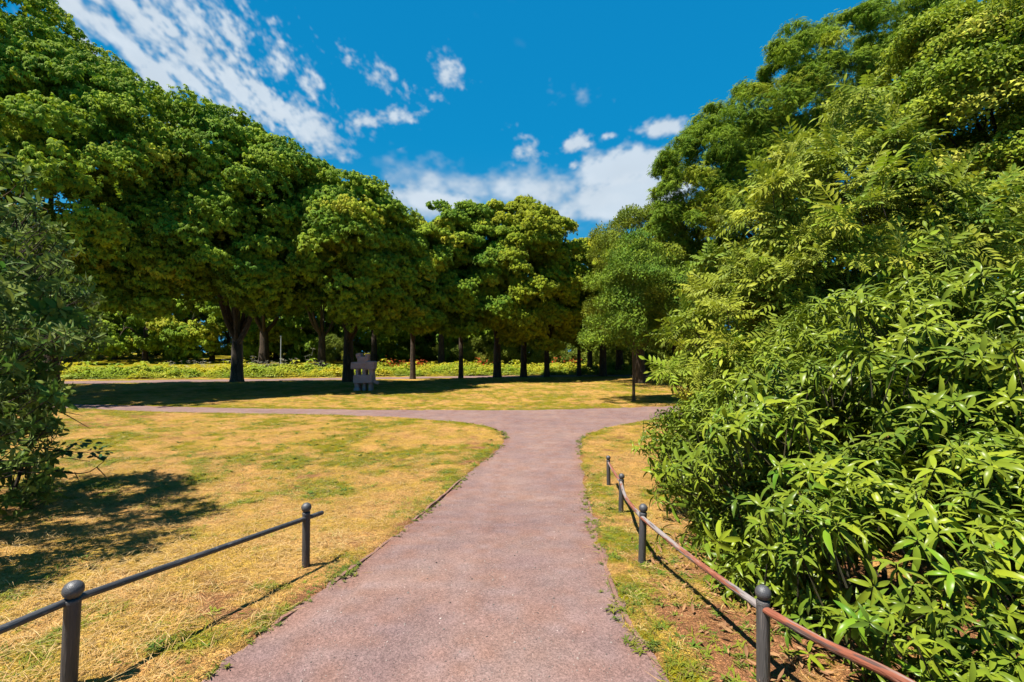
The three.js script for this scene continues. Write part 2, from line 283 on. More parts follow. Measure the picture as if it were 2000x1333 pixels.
// foliage in clumps over the shells of the lobes that make a crown
function crownLeaves(o) {
  const R = rng(o.seed), mats = [], cols = [];
  const wts = o.lobes.map(l => { const [a, b, c] = l.r; return Math.pow((Math.pow(a * b, 1.6) + Math.pow(a * c, 1.6) + Math.pow(b * c, 1.6)) / 3, 1 / 1.6); }), tot = wts.reduce((a, b) => a + b);
  const per = o.per ?? 62, clumps = Math.round(o.count / per), cc = V(), c = V();
  const base = o.colors;
  let made = 0, guard = 0;
  while (made < clumps && guard++ < clumps * 6) {
    let k = R() * tot, li = 0; while ((k -= wts[li]) > 0 && li < wts.length - 1) li++;
    const l = o.lobes[li], n = onSphere(R), inner = R() < (o.inner ?? 0.2), rad = (inner ? 0.35 + 0.45 * R() : 0.74 + 0.29 * R()) * (0.84 + 0.32 * fbm(n.x * 2.1 + o.seed, n.y * 2.1 + n.z * 1.7 + li * 9, 3));
    if (!inner && n.y < -0.55 && R() < 0.6) continue;
    c.set(l.c[0] + n.x * l.r[0] * rad, l.c[1] + n.y * l.r[1] * rad, l.c[2] + n.z * l.r[2] * rad);
    if (!inner && o.lobes.some((m, i) => i !== li && ((c.x - m.c[0]) / m.r[0]) ** 2 + ((c.y - m.c[1]) / m.r[1]) ** 2 + ((c.z - m.c[2]) / m.r[2]) ** 2 < 0.5)) continue;
    if (c.y < (o.minY ?? 0)) continue;
    made++;
    const rc = o.clump * (0.6 + 0.7 * R()), tint = R(), hue = R();
    for (let i = 0; i < per; i++) {
      const dir = onSphere(R); dir.y = dir.y * 0.75 + 0.32; dir.addScaledVector(n, 0.55).normalize();
      const q = rc * (0.52 + 0.5 * Math.sqrt(R()));
      cc.set(c.x + dir.x * q, c.y + dir.y * q * (o.flat ?? 0.62), c.z + dir.z * q);
      const up = V(dir.x * 0.7, 0.75 + 0.5 * dir.y, dir.z * 0.7).add(onSphere(R).multiplyScalar(0.5)), tip = V(dir.x, -0.45 * (o.droop ?? 1), dir.z).add(onSphere(R).multiplyScalar(0.5));
      mats.push(frame(cc, up, tip, o.leafScale * (0.7 + 0.6 * R())));
      const t = clamp(0.5 * tint + 0.5 * R()), a = base[0], b = base[1], y = base[2] && hue > 1 - (o.rare ?? 0.08) ? base[2] : null, f = 0.8 + 0.4 * R();
      const m = y ? mix3(b, y, 0.7 * R()) : mix3(a, b, t);
      cols.push(lin(m[0] * f, m[1] * f, m[2] * f));
    }
  }
  return { mats, cols };
}

// ---------------------------------------------------------------- trunks
const barkTex = dataTex(512, (u, v) => { const a = fbm(u * 24, v * 5, 4), b = fbm(u * 60 + 9, v * 22, 3), g = 0.45 + 0.6 * (a - 0.3) * 0.9 + 0.3 * (b - 0.5); return [g * 1.02, g * 0.96, g * 0.88]; }, 1, true);
const barkBump = dataTex(512, (u, v) => { const a = Math.abs(fbm(u * 26, v * 4, 4) - 0.5) * 2; return [a, a, a]; }, 1);
const barkMat = (r, g, b) => new THREE.MeshStandardMaterial({ color: lin(r, g, b), map: barkTex, bumpMap: barkBump, bumpScale: 0.03, roughness: 0.95 });
const bark = barkMat(0.16, 0.11, 0.07), barkGrey = barkMat(0.22, 0.19, 0.165), barkPale = barkMat(0.30, 0.21, 0.12);
function limb(pts, r0, r1, seg = 10, sides = 10, flare = 0, seed = 1, pw = 0.8) {
  const curve = new THREE.CatmullRomCurve3(pts), pos = [], uv = [], idx = []; let len = curve.getLength();
  const fr = curve.computeFrenetFrames(seg, false);
  for (let i = 0; i <= seg; i++) {
    const t = i / seg, p = curve.getPointAt(t), r = lerp(r0, r1, Math.pow(t, pw)) * (1 + flare * Math.exp(-t * 14));
    for (let k = 0; k <= sides; k++) {
      const a = k / sides * 6.28318, ka = k % sides, w = r * (0.9 + 0.22 * fbm(ka * 0.9 + seed * 7, t * len * 0.8, 2) + flare * 0.35 * Math.exp(-t * 14) * (ka % 3 === 0 ? 1 : 0));
      pos.push(p.x + (fr.normals[i].x * Math.cos(a) + fr.binormals[i].x * Math.sin(a)) * w, p.y + (fr.normals[i].y * Math.cos(a) + fr.binormals[i].y * Math.sin(a)) * w, p.z + (fr.normals[i].z * Math.cos(a) + fr.binormals[i].z * Math.sin(a)) * w);
      uv.push(k / sides * Math.max(1, Math.round(r0 * 5)), t * len / 1.5);
    }
    if (i) for (let k = 0; k < sides; k++) { const q = (i - 1) * (sides + 1) + k; idx.push(q, q + 1, q + sides + 1, q + 1, q + sides + 2, q + sides + 1); }
  }
  const g = new THREE.BufferGeometry(); g.setAttribute('position', new THREE.Float32BufferAttribute(pos, 3)); g.setAttribute('uv', new THREE.Float32BufferAttribute(uv, 2)); g.setIndex(idx); g.computeVertexNormals(); return g;
}
function trunkGeo(o, R) {
  const f = o.fork ?? 4, lean = o.lean ?? [0, 0], a = [], g0 = -0.35;
  const forkAt = V(lean[0], f, lean[1]);
  a.push(limb([V(0, g0, 0), V(lean[0] * 0.15, f * 0.3, lean[1] * 0.15), V(lean[0] * 0.55, f * 0.7, lean[1] * 0.5), forkAt], o.trunkR * 1.05, o.trunkR * 0.72, 14, 14, o.flare ?? 0.45, o.seed));
  const lb = o.lobes, n = o.limbs ?? 6;
  for (let i = 0; i < n; i++) {
    const l = lb[i % lb.length], s = onSphere(R), e = V(l.c[0] + s.x * l.r[0] * 0.6, l.c[1] + s.y * l.r[1] * 0.45, l.c[2] + s.z * l.r[2] * 0.6), st = forkAt.clone().setY(f - R() * f * 0.16);
    const m = st.clone().lerp(e, 0.42).add(V((R() - 0.5) * 0.6, 0.5 + R() * 0.6, (R() - 0.5) * 0.6).multiplyScalar(o.clump));
    const r0 = o.trunkR * (0.36 + 0.2 * R());
    a.push(limb([st.clone().add(V(0, -0.15, 0)), st.clone().lerp(m, 0.35).add(V((e.x - st.x) * 0.08, 0.1, (e.z - st.z) * 0.08)), m, e], r0, r0 * 0.12, 10, 8, 0, o.seed + i));
    for (let k = 0; k < 3; k++) { const q = m.clone().lerp(e, R() * 0.7), e2 = q.clone().add(onSphere(R).multiplyScalar(Math.min(...l.r) * 0.6)); a.push(limb([q, q.clone().lerp(e2, 0.5).add(V(0, 0.2, 0)), e2], r0 * 0.3, r0 * 0.06, 5, 5, 0, o.seed + k)); }
  }
  return mergeGeometries(a);
}
function tree(o) {
  const R = rng(o.seed + 77), g = new THREE.Group(); g.position.set(o.x, ground(o.x, o.z), o.z);
  tag(g, o.label, o.category ?? 'tree', o.group); top(g, o.name);
  part(g, 'trunk', trunkGeo(o, R), o.bark ?? bark);
  const { mats, cols } = crownLeaves(o);
  instanced(g, 'crown', o.leaf, o.mat, mats, cols);
  return g;
}
const chestnutMat = leafMat({ transmission: 0.28 }), limeMat = leafMat({ transmission: 0.3 }), ashMat = leafMat({ transmission: 0.3 });
const CH = [[0.058, 0.142, 0.007], [0.25, 0.315, 0.013], [0.36, 0.30, 0.02]];
const CHY = [[0.12, 0.185, 0.006], [0.28, 0.285, 0.008], [0.38, 0.30, 0.012]];
// a crown given by pixel boxes: [centre x, centre y, half width, half height, depth offset towards the viewer, depth radius]
function lobesAt(base, d, list) {
  return list.map(([px, py, hw, hh, near = 0, rz]) => { const dd = d - near, p = P(px, py, dd), s = dd / F; return { c: [p.x - base.x, p.y - base.y, p.z - base.z], r: [hw * s, hh * s, rz ?? hw * s] }; });
}
function treeAt(px, py, lobes, o) { const b = at(px, py), d = -b.z; return tree({ ...o, x: b.x, z: b.z, lobes: lobesAt(b, d, lobes) }); }

const ROW = 'chestnut trees in the row behind the lawn';
treeAt(98, 752, [[-30, 200, 250, 190, 7, 6.5], [165, 300, 165, 140, 7, 5.5], [10, 95, 130, 110, 6.5, 5], [235, 400, 165, 160, 7.5, 5.5], [40, 430, 240, 170, 7, 6], [280, 520, 110, 90, 7, 4]],
  { name: 'chestnut_tree', label: 'tallest broad horse chestnut rising behind the evergreen shrub', group: ROW, seed: 21, trunkR: 0.42, fork: 5.5, limbs: 9, clump: 1.5, count: 23000, leaf: chestnutLeaf, mat: chestnutMat, leafScale: 0.88, colors: CH, minY: 2.6 });
treeAt(462, 746, [[455, 362, 125, 118, 6.5, 5], [530, 425, 112, 118, 6.5, 5], [390, 430, 120, 130, 6, 5], [560, 520, 95, 105, 6, 4.5], [470, 500, 140, 100, 7, 5.5], [600, 400, 45, 70, 6, 3], [395, 325, 80, 80, 6, 4]],
  { name: 'chestnut_tree', label: 'full round horse chestnut with a forked grey trunk beside the far path', group: ROW, seed: 22, trunkR: 0.42, fork: 3.4, limbs: 9, clump: 1.35, count: 20500, leaf: chestnutLeaf, mat: chestnutMat, leafScale: 0.88, colors: CH, bark: barkGrey, minY: 3.2 });
treeAt(680, 746, [[700, 462, 92, 92, 5.5, 4.5], [690, 540, 100, 95, 5.5, 4.5], [650, 480, 55, 110, 5.5, 3.5], [765, 500, 50, 90, 5, 3.5], [735, 580, 55, 55, 5, 3.5]],
  { name: 'chestnut_tree', label: 'horse chestnut whose dark trunk stands just behind the stone sculpture', group: ROW, seed: 23, trunkR: 0.40, fork: 3.4, limbs: 7, clump: 1.2, count: 12000, leaf: chestnutLeaf, mat: chestnutMat, leafScale: 0.86, colors: CH, minY: 2.8 });
treeAt(806, 741, [[815, 510, 55, 75, 4, 3.4], [800, 590, 62, 60, 4.5, 3.4], [850, 540, 38, 85, 3.5, 3]],
  { name: 'chestnut_tree', label: 'slender horse chestnut with thin straight trunk, next after the sculpture tree', group: ROW, seed: 24, trunkR: 0.22, fork: 3.6, limbs: 6, clump: 1.0, count: 6500, leaf: chestnutLeaf, mat: chestnutMat, leafScale: 0.9, colors: CH, minY: 2.4 });
treeAt(900, 739, [[905, 480, 45, 82, 3, 3], [890, 580, 58, 70, 3.5, 3.2], [870, 470, 25, 40, 3, 2]],
  { name: 'chestnut_tree', label: 'narrow dark green chestnut with a low lit tuft over its thin trunk', group: ROW, seed: 25, trunkR: 0.20, fork: 3.6, limbs: 6, clump: 1.0, count: 6000, leaf: chestnutLeaf, mat: chestnutMat, leafScale: 0.9, colors: CH, minY: 2.6 });
treeAt(971, 737, [[960, 470, 55, 75, 3, 3.4], [965, 570, 60, 80, 4, 3.6]],
  { name: 'chestnut_tree', label: 'dense chestnut with a thick black trunk beside the yellowing crown', group: ROW, seed: 26, trunkR: 0.36, fork: 3.2, limbs: 6, clump: 1.1, count: 6500, leaf: chestnutLeaf, mat: chestnutMat, leafScale: 0.9, colors: CH, minY: 2.4 });
treeAt(1023, 736, [[1035, 462, 66, 62, 3.5, 4], [1020, 540, 68, 80, 4.5, 4], [1075, 490, 38, 70, 3, 3.2], [1010, 620, 45, 45, 5, 3]],
  { name: 'chestnut_tree', label: 'rounded chestnut with yellow-green crown, highest of the distant group', group: ROW, seed: 27, trunkR: 0.30, fork: 3.0, limbs: 7, clump: 1.15, count: 9000, leaf: chestnutLeaf, mat: chestnutMat, leafScale: 0.9, colors: CHY, minY: 2.2 });
treeAt(1068, 736, [[1085, 560, 38, 70, 2.5, 3], [1065, 630, 50, 45, 3, 3]],
  { name: 'chestnut_tree', label: 'short chestnut tucked under the right side of the yellow-green crown', group: ROW, seed: 28, trunkR: 0.26, fork: 2.6, limbs: 5, clump: 0.95, count: 4200, leaf: chestnutLeaf, mat: chestnutMat, leafScale: 0.9, colors: CHY, minY: 2.0 });
treeAt(1131, 734, [[1142, 530, 42, 66, 0, 3], [1130, 620, 46, 60, 1, 3]],
  { name: 'chestnut_tree', label: 'small yellow-green chestnut beyond the gap in the skyline', group: ROW, seed: 29, trunkR: 0.20, fork: 2.8, limbs: 5, clump: 0.95, count: 4600, leaf: chestnutLeaf, mat: chestnutMat, leafScale: 0.9, colors: CHY, minY: 2.0 });
treeAt(1178, 735, [[1190, 560, 48, 80, 0, 3.4], [1180, 640, 50, 45, 0.5, 3]],
  { name: 'chestnut_tree', label: 'shaded chestnut with a thick trunk behind the slim young tree', group: ROW, seed: 30, trunkR: 0.34, fork: 2.8, limbs: 5, clump: 1.0, count: 4000, leaf: chestnutLeaf, mat: chestnutMat, leafScale: 0.9, colors: CH, minY: 2.0 });
treeAt(1251, 749, [[1245, 500, 70, 82, 1, 4], [1300, 540, 62, 90, 1, 3.6], [1215, 590, 50, 70, 1, 3.2], [1330, 620, 50, 60, 1, 3]],
  { name: 'broadleaf_tree', label: 'dark broadleaf tree with a thick black trunk behind the slim young tree', seed: 31, trunkR: 0.38, fork: 2.6, limbs: 7, clump: 1.1, count: 8500, leaf: smallLeaf, mat: ashMat, leafScale: 1.0, colors: [[0.08, 0.13, 0.008], [0.20, 0.22, 0.01], [0.28, 0.25, 0.01]], minY: 2.3 });
treeAt(1238, 783, [[1245, 590, 85, 80, 0.6, 1.9], [1300, 600, 66, 72, 0.4, 1.6], [1205, 640, 52, 50, 0.4, 1.3], [1255, 520, 58, 56, 0.3, 1.4]],
  { name: 'young_tree', label: 'slim young tree alone on the lawn above its own shadow', seed: 32, trunkR: 0.075, fork: 2.3, limbs: 8, clump: 0.62, count: 3400, per: 34, leaf: smallLeaf, mat: ashMat, leafScale: 0.8, colors: [[0.06, 0.14, 0.009], [0.18, 0.24, 0.012], [0.24, 0.25, 0.014]], bark: barkPale, flare: 0.25, minY: 1.7 });
[[1318, 737, 'sunlit tree beyond the lawn between the slim young tree and the bushes', 1322, 600, 55, 85], [1392, 738, 'leafy tree rising beyond the lawn right behind the narrow-leaved bush', 1398, 590, 62, 95]].forEach(([px, py, label, cx, cy, w, h], i) =>
  treeAt(px, py, [[cx, cy, w, h, 1, 3], [cx - 25, cy + 40, w * 0.7, h * 0.6, 1.5, 2.4], [cx + 25, cy - 50, w * 0.7, h * 0.6, 0.5, 2.4]], { name: 'broadleaf_tree', label, seed: 35 + i, trunkR: 0.2, fork: 2.2, limbs: 6, clump: 0.9, count: 3800, leaf: smallLeaf, mat: ashMat, leafScale: 1.1, colors: [[0.07, 0.15, 0.01], [0.20, 0.27, 0.014], [0.28, 0.28, 0.02]], minY: 1.6 }));
// two big trees on the right
treeAt(1610, 760, [[1430, 280, 75, 90, 1, 2.6], [1510, 210, 100, 110, 1, 3.2], [1630, 165, 130, 110, 1, 3.6], [1750, 130, 120, 120, 1, 3.6], [1375, 345, 85, 85, 1, 2.6], [1355, 420, 75, 90, 1, 2.4], [1480, 320, 90, 90, 1, 2.6], [1440, 440, 95, 70, 0, 2.6], [1600, 340, 120, 110, 0, 3.2], [1400, 560, 80, 90, 0, 2.4]],
  { name: 'ash_tree', label: 'large airy ash tree with feathery leaves and dark limbs showing', seed: 41, trunkR: 0.36, fork: 4.2, limbs: 12, clump: 0.85, count: 27000, per: 66, inner: 0.1, droop: 0.2, leaf: ashLeaf, mat: ashMat, leafScale: 0.85, colors: [[0.07, 0.15, 0.007], [0.205, 0.27, 0.010], [0.28, 0.28, 0.012]], flat: 0.9, minY: 2.5 });
treeAt(2080, 860, [[2010, 100, 200, 150, 0.6, 2.6], [1890, 240, 130, 130, 0.6, 2.0], [1980, 380, 170, 130, 1.0, 2.2], [1850, 400, 80, 90, 0.6, 1.5], [2100, 250, 160, 200, 0.6, 2.6], [1960, 530, 150, 90, 0.8, 1.8], [1830, 130, 70, 60, 0.3, 1.4]],
  { name: 'linden_tree', label: 'blossoming linden with pale yellow-green layered foliage beside the ash tree', seed: 42, trunkR: 0.28, fork: 3.2, limbs: 9, clump: 0.85, count: 15000, per: 60, inner: 0.12, leaf: limeLeaf, mat: limeMat, leafScale: 0.72, colors: [[0.10, 0.175, 0.008], [0.28, 0.305, 0.018], [0.46, 0.42, 0.07]], rare: 0.28, flat: 0.36, minY: 2.0 });

// ---------------------------------------------------------------- far trees and undergrowth behind the row
const FAR = 'trees in the park beyond the flower bed', UNDER = 'shrubs in the shade beyond the flower bed';
treeAt(363, 706, [[350, 520, 150, 95, 0, 8], [300, 580, 80, 50, 1, 6], [330, 630, 45, 35, 6, 3]],
  { name: 'far_tree', label: 'old tree with a flared pale root foot beyond the flower bed', group: FAR, seed: 51, trunkR: 0.75, fork: 5, limbs: 6, clump: 1.5, count: 4200, leaf: chestnutLeaf, mat: chestnutMat, leafScale: 1.3, colors: CH, rare: 0.2, minY: 3.4, flare: 0.9, bark: barkGrey });
[[515, 712, 0.62, 'thick dark trunk right behind the far path, left of the pole'], [590, 706, 0.4, 'tree with a dark trunk between the pole and the thin bare stem'], [628, 720, 0.45, 'tree with a straight dark trunk close behind the flower bed'], [160, 706, 0.5, 'tree standing behind the tallest chestnut on the far lawn'], [730, 712, 0.4, 'dark tree behind the sculpture beyond the red flowers'], [862, 714, 0.4, 'tree behind the flower bed with a slim upright trunk'], [996, 717, 0.32, 'tree far behind the thick black chestnut trunk'], [1210, 729, 0.4, 'tree with paired dark trunk beyond the far path'], [1152, 730, 0.28, 'thin leaning tree beside the far path end']].forEach(([px, py, r, t], i) =>
  treeAt(px, py, px > 950 ? [[px, 610, 40, 50, 0, 3], [px + 12, 640, 36, 34, 1, 3]] : [[px - 10, 500, 105, 85, 0, 7.5], [px + 50, 560, 80, 55, 1, 6.5], [px - 50, 560, 75, 55, 1, 6.5]],
    { name: 'far_tree', label: t.includes('tree') ? t : 'tree with a ' + t, group: FAR, seed: 60 + i, trunkR: r, fork: 4, limbs: 5, clump: px > 950 ? 1.0 : 1.4, count: px > 950 ? 1500 : 3600, leaf: chestnutLeaf, mat: chestnutMat, leafScale: 1.25, colors: CH, rare: 0.12, minY: px > 950 ? 2.5 : 4.2 }));
// a belt of tall trees that closes the view
{
  const R = rng(90), spots = [];
  for (let i = 0; i < 16; i++) spots.push([-70 + i * 7.4 + (R() - 0.5) * 2, -(60 + R() * 5)]);
  for (let i = 0; i < 13; i++) spots.push([-84 + i * 9 + (R() - 0.5) * 2, -(72 + R() * 6)]);
  spots.forEach(([x, z], i) => {
    const h = 10.5 + R() * 4;
    tree({ name: 'boundary_tree', label: 'tall leafy tree in the belt that closes the park', category: 'tree', group: 'boundary belt of tall trees', x, z, seed: 100 + i, trunkR: 0.35, fork: 3, limbs: 4, clump: 2.0, count: 1700, per: 60, leaf: chestnutLeaf, mat: chestnutMat, leafScale: 1.9, colors: CH, lobes: [{ c: [0, h * 0.62, 0], r: [5.4, h * 0.42, 4] }, { c: [2, h * 0.3, 2], r: [3.8, h * 0.28, 3] }, { c: [-2.4, h * 0.24, 1.5], r: [3.6, h * 0.26, 3] }], minY: 0.1 });
  });
}
function shrub(o) {
  const g = new THREE.Group(); g.position.set(o.x, ground(o.x, o.z), o.z); tag(g, o.label, o.category ?? 'shrub', o.group); top(g, o.name ?? 'shrub');
  const R = rng(o.seed + 5), a = [];
  for (let i = 0; i < (o.stems ?? 5); i++) { const l = o.lobes[i % o.lobes.length], s = onSphere(R), e = V(l.c[0] + s.x * l.r[0] * 0.5, l.c[1] + s.y * l.r[1] * 0.3, l.c[2] + s.z * l.r[2] * 0.5), b = V((R() - 0.5) * 0.5, -0.1, (R() - 0.5) * 0.5); a.push(limb([b, b.clone().lerp(e, 0.5).add(V((R() - 0.5) * 0.3, 0.2, (R() - 0.5) * 0.3)), e], o.stemR ?? 0.04, 0.008, 7, 6, 0, i)); }
  part(g, 'stems', mergeGeometries(a), o.bark ?? bark);
  const { mats, cols } = crownLeaves(o); instanced(g, 'foliage', o.leaf, o.mat ?? chestnutMat, mats, cols);
  return g;
}
{
  const R = rng(140);
  [[215, 690, 1.9], [265, 690, 2.3], [305, 691, 1.7], [430, 693, 2.4], [480, 694, 1.9], [555, 696, 1.8], [605, 697, 2.8], [660, 698, 2.0], [735, 704, 2.2], [790, 704, 2.4], [850, 708, 1.6], [905, 709, 1.8], [945, 712, 1.9], [1010, 716, 1.8], [1050, 716, 1.7], [1100, 718, 2.0], [1165, 720, 2.0], [1225, 724, 1.6], [1285, 726, 2.4], [1320, 729, 2.2], [1350, 731, 2.6]].forEach(([px, py, h0], i) => {
    const h = h0 * 1.45, b = at(px, py), w = 2.0 + R() * 1.2;
    shrub({ name: 'shrub', label: 'rounded leafy shrub in the undergrowth beyond the flower bed', group: UNDER, x: b.x, z: b.z, seed: 150 + i, clump: 0.6, count: 1100, per: 26, leaf: smallLeaf, mat: ashMat, leafScale: 1.3, colors: [[0.08, 0.13, 0.012], [0.19, 0.22, 0.016], [0.28, 0.26, 0.03]], lobes: [{ c: [0, h * 0.55, 0], r: [w, h * 0.55, w] }, { c: [w * 0.7, h * 0.35, 0.4], r: [w * 0.7, h * 0.4, w * 0.7] }], flat: 0.8 });
  });
}

// ---------------------------------------------------------------- flower bed
{
  const R = rng(200), herbU = [];
  for (let i = 0; i < 16; i++) herbU.push(put(blade(0.34 + R() * 0.28, 0.05 + R() * 0.05, { droop: 0.9, lift: 1.15, n: 3 }), 0, R() * 6.28, 0, (R() - 0.5) * 0.25, 0, (R() - 0.5) * 0.25));
  for (let i = 0; i < 14; i++) herbU.push(put(blade(0.15, 0.10, { droop: 0.6, n: 2 }), (R() - 0.5) * 0.6, R() * 6.28, 0, (R() - 0.5) * 0.4, 0.12 + R() * 0.4, (R() - 0.5) * 0.4));
  const herb = mergeGeometries(herbU), mats = [], cols = [], red = [], redC = [], white = [], whiteC = [];
  const up = V(0, 1, 0);
  for (let i = 0; i < 13000; i++) {
    const px = -60 + R() * 1330, far = px < 700 ? 5.5 : 8, near = at(clamp(px, -140, 1440), lerp(743.5, 732.5, clamp((px + 0) / 1150))), t = R(), d = -near.z + 0.3 + t * far, x = (px - CX) / F * d, z = -d;
    if (fbm(x * 0.9, z * 1.3 + 3, 3) < 0.40) continue;
    const s = 0.9 * (0.75 + 0.75 * R()) * lerp(0.25, 1.75, fbm(x * 0.55 + 9, z * 0.8, 3, 0.7)) * (t < 0.15 ? 0.65 : 1.05) * (R() < 0.06 ? 1.5 : 1), a = R() * 6.28;
    mats.push(frame(V(x, ground(x, z) - 0.02, z), up.clone().add(onSphere(R).multiplyScalar(0.15)), V(Math.cos(a), 0, Math.sin(a)), s));
    const k = fbm(x * 0.45 + 20, z * 0.7, 2), c = mix3([0.19, 0.26, 0.006], [0.42, 0.35, 0.008], clamp((k - 0.3) * 2 + (R() - 0.5) * 0.4)); cols.push(lin(...c));
    const f = fbm(x * 0.5 + 70, z * 0.5, 2);
    const redZone = (px > 745 && px < 830) || (px > 930 && px < 960) || (px > 1080 && px < 1140);
    if (redZone && t > 0.55 && R() < 0.3) for (let q = 0; q < 2; q++) { red.push(frame(V(x + (R() - 0.5) * 0.5, ground(x, z) + s * (0.6 + 0.25 * R()) + 0.12, z + (R() - 0.5) * 0.4), up.clone().add(onSphere(R).multiplyScalar(0.5)), V(1, 0, 0), 0.7 + R() * 0.5)); redC.push(lin(0.42 + 0.15 * R(), 0.05 + 0.06 * R(), 0.02)); }
    if (px > 330 && px < 640 && t > 0.55 && f > 0.42 && R() < 0.16) { white.push(frame(V(x, ground(x, z) + s * 0.65 + 0.4, z), up.clone().add(onSphere(R).multiplyScalar(0.35)), V(1, 0, 0), 0.7 + R() * 0.6)); whiteC.push(lin(0.4, 0.38, 0.31)); }
  }
  const bloom = mergeGeometries([0, 1, 2, 3, 4].map(i => put(blade(0.10, 0.07, { droop: -0.3, n: 2 }), -0.2, i * 1.256, 0)));
  const umbelU = []; for (let i = 0; i < 12; i++) umbelU.push(put(bloom, 0, i, 0, (R() - 0.5) * 0.26, R() * 0.05, (R() - 0.5) * 0.26, 0.35));
  const stalk = put(new THREE.CylinderGeometry(0.006, 0.008, 0.5, 5).toNonIndexed(), 0, 0, 0, 0, -0.25, 0); stalk.deleteAttribute('uv');
  const umbel = mergeGeometries([...umbelU.map(g => g.toNonIndexed()), stalk]);
  const grp = (n, g, l, c, m, co) => { const o = instanced(scene, numbered(n), g, leafMat({ transmission: 0.4 }), m, co); tag(o, l, c, null, 'stuff'); };
  grp('flower_bed', herb, 'bright yellow-green herb border along the far path', 'flower bed', mats, cols);
  grp('red_flowers', bloom, 'red blossoms at the back of the herb border', 'flowers', red, redC);
  grp('white_umbels', umbel, 'white flat-headed blossoms above the herb border', 'flowers', white, whiteC);
}

// ---------------------------------------------------------------- sculpture and pole
{
  const b = at(710, 763), d = -b.z, s = d / F, R = rng(300);
  const g = new THREE.Group(); g.position.copy(b); tag(g, 'pierced grey stone sculpture of stacked blocks on short legs', 'sculpture'); top(g, 'stone_sculpture');
  const stoneMat = new THREE.MeshStandardMaterial({ color: lin(0.68, 0.64, 0.66), map: gravelMap, bumpMap: gravelBump, bumpScale: 0.02, roughness: 0.92 });
  // boxes in zoom units of the photograph: x0, x1, y0, y1 (11.1 to a pixel, from (640,660))
  const box = (name, x0, x1, y0, y1, depth, tilt = 0, dz = 0) => {
    const k = s / 11.106, w = (x1 - x0) * k, h = (y1 - y0) * k, geo = new RoundedBoxGeometry(w, h, depth, 3, Math.min(w, h, depth) * 0.18);
    const p = geo.attributes.position; for (let i = 0; i < p.count; i++) { const n = fbm(p.getX(i) * 6 + x0, p.getY(i) * 6 + p.getZ(i) * 4 + y0, 3) - 0.5; p.setXYZ(i, p.getX(i) * (1 + n * 0.16), p.getY(i) * (1 + n * 0.08), p.getZ(i) * (1 + n * 0.2)); }
    geo.computeVertexNormals();
    const m = part(g, name, geo, stoneMat); m.position.set(((x0 + x1) / 2 - 777) * k, (1140 - (y0 + y1) / 2) * k, dz); m.rotation.z = tilt; m.rotation.y = (R() - 0.5) * 0.15;
  };
  box('foot', 590, 720, 1085, 1160, 0.6); box('leg', 615, 705, 920, 1120, 0.5, 0.04); box('leg', 775, 835, 960, 1160, 0.4); box('leg', 905, 972, 950, 1160, 0.45, -0.03);
  box('lower_block', 598, 1000, 800, 985, 0.72); box('arm', 960, 1105, 930, 985, 0.3, -0.35); box('pier', 630, 690, 640, 830, 0.5); box('pier', 775, 850, 640, 830, 0.55); box('pier', 915, 1000, 640, 830, 0.6, 0.05);
  box('upper_block', 520, 860, 520, 680, 0.6, 0.03); box('shoulder', 840, 1035, 505, 690, 0.66, -0.05); box('crest', 660, 890, 405, 540, 0.5, 0.02); box('horn', 630, 735, 335, 440, 0.42, 0.25); box('horn', 820, 895, 350, 440, 0.4, -0.15);
  const p = at(548, 723), q = new THREE.Group(); q.position.copy(p); tag(q, 'slim grey metal pole standing in the herb border', 'pole'); top(q, 'metal_pole');
  const pm = new THREE.MeshStandardMaterial({ color: lin(0.36, 0.38, 0.38), roughness: 0.5, metalness: 0.3 });
  part(q, 'shaft', put(new THREE.CylinderGeometry(0.05, 0.065, 3.6, 12), 0, 0, 0, 0, 1.7, 0), pm); part(q, 'socket', put(new THREE.CylinderGeometry(0.11, 0.13, 0.7, 12), 0, 0, 0, 0, 0.3, 0), new THREE.MeshStandardMaterial({ color: lin(0.05, 0.05, 0.05), roughness: 0.7 })); part(q, 'cap', put(new THREE.SphereGeometry(0.1, 12, 8), 0, 0, 0, 0, 3.52, 0), pm);
}

// ---------------------------------------------------------------- fences
const paintTex = dataTex(512, (u, v) => { const n = fbm(u * 14, v * 14, 4), s = fbm(u * 70 + 5, v * 70, 2), chip = 0.8 * ss(0.71, 0.75, fbm(u * 40 + 3, v * 20 + 7, 3)); const g = 0.62 + 0.22 * (n - 0.5) + 0.06 * (s - 0.5); return [lerp(g, 0.95, chip), lerp(g, 0.93, chip), lerp(g * 1.02, 0.9, chip)]; }, 1, true);
const paintBump = dataTex(256, (u, v) => { const n = fbm(u * 50, v * 50, 3); return [n, n, n]; }, 1);
const ironMat = new THREE.MeshStandardMaterial({ color: lin(0.15, 0.148, 0.157), map: paintTex, bumpMap: paintBump, bumpScale: 0.002, roughness: 0.5, metalness: 0.2 });
const wornMat = new THREE.MeshStandardMaterial({ color: lin(0.21, 0.19, 0.185), map: paintTex, bumpMap: paintBump, bumpScale: 0.003, roughness: 0.55, metalness: 0.2 });
const rustTex = dataTex(512, (u, v) => { const n = fbm(u * 4 + 11, v * 9, 4), f = fbm(u * 40, v * 40, 3), r = ss(0.40, 0.54, n + 0.14 * (f - 0.5)), d = ss(0.62, 0.72, fbm(u * 9 + 4, v * 22, 3)); let c = mix3([0.58, 0.55, 0.55], mix3([0.66, 0.38, 0.27], [0.48, 0.27, 0.19], f), r); c = mix3(c, [0.27, 0.23, 0.24], d * 0.7); return c; }, 1, true);
const rustMat = new THREE.MeshStandardMaterial({ color: lin(0.62, 0.58, 0.56), map: rustTex, bumpMap: paintBump, bumpScale: 0.004, roughness: 0.85, metalness: 0 });
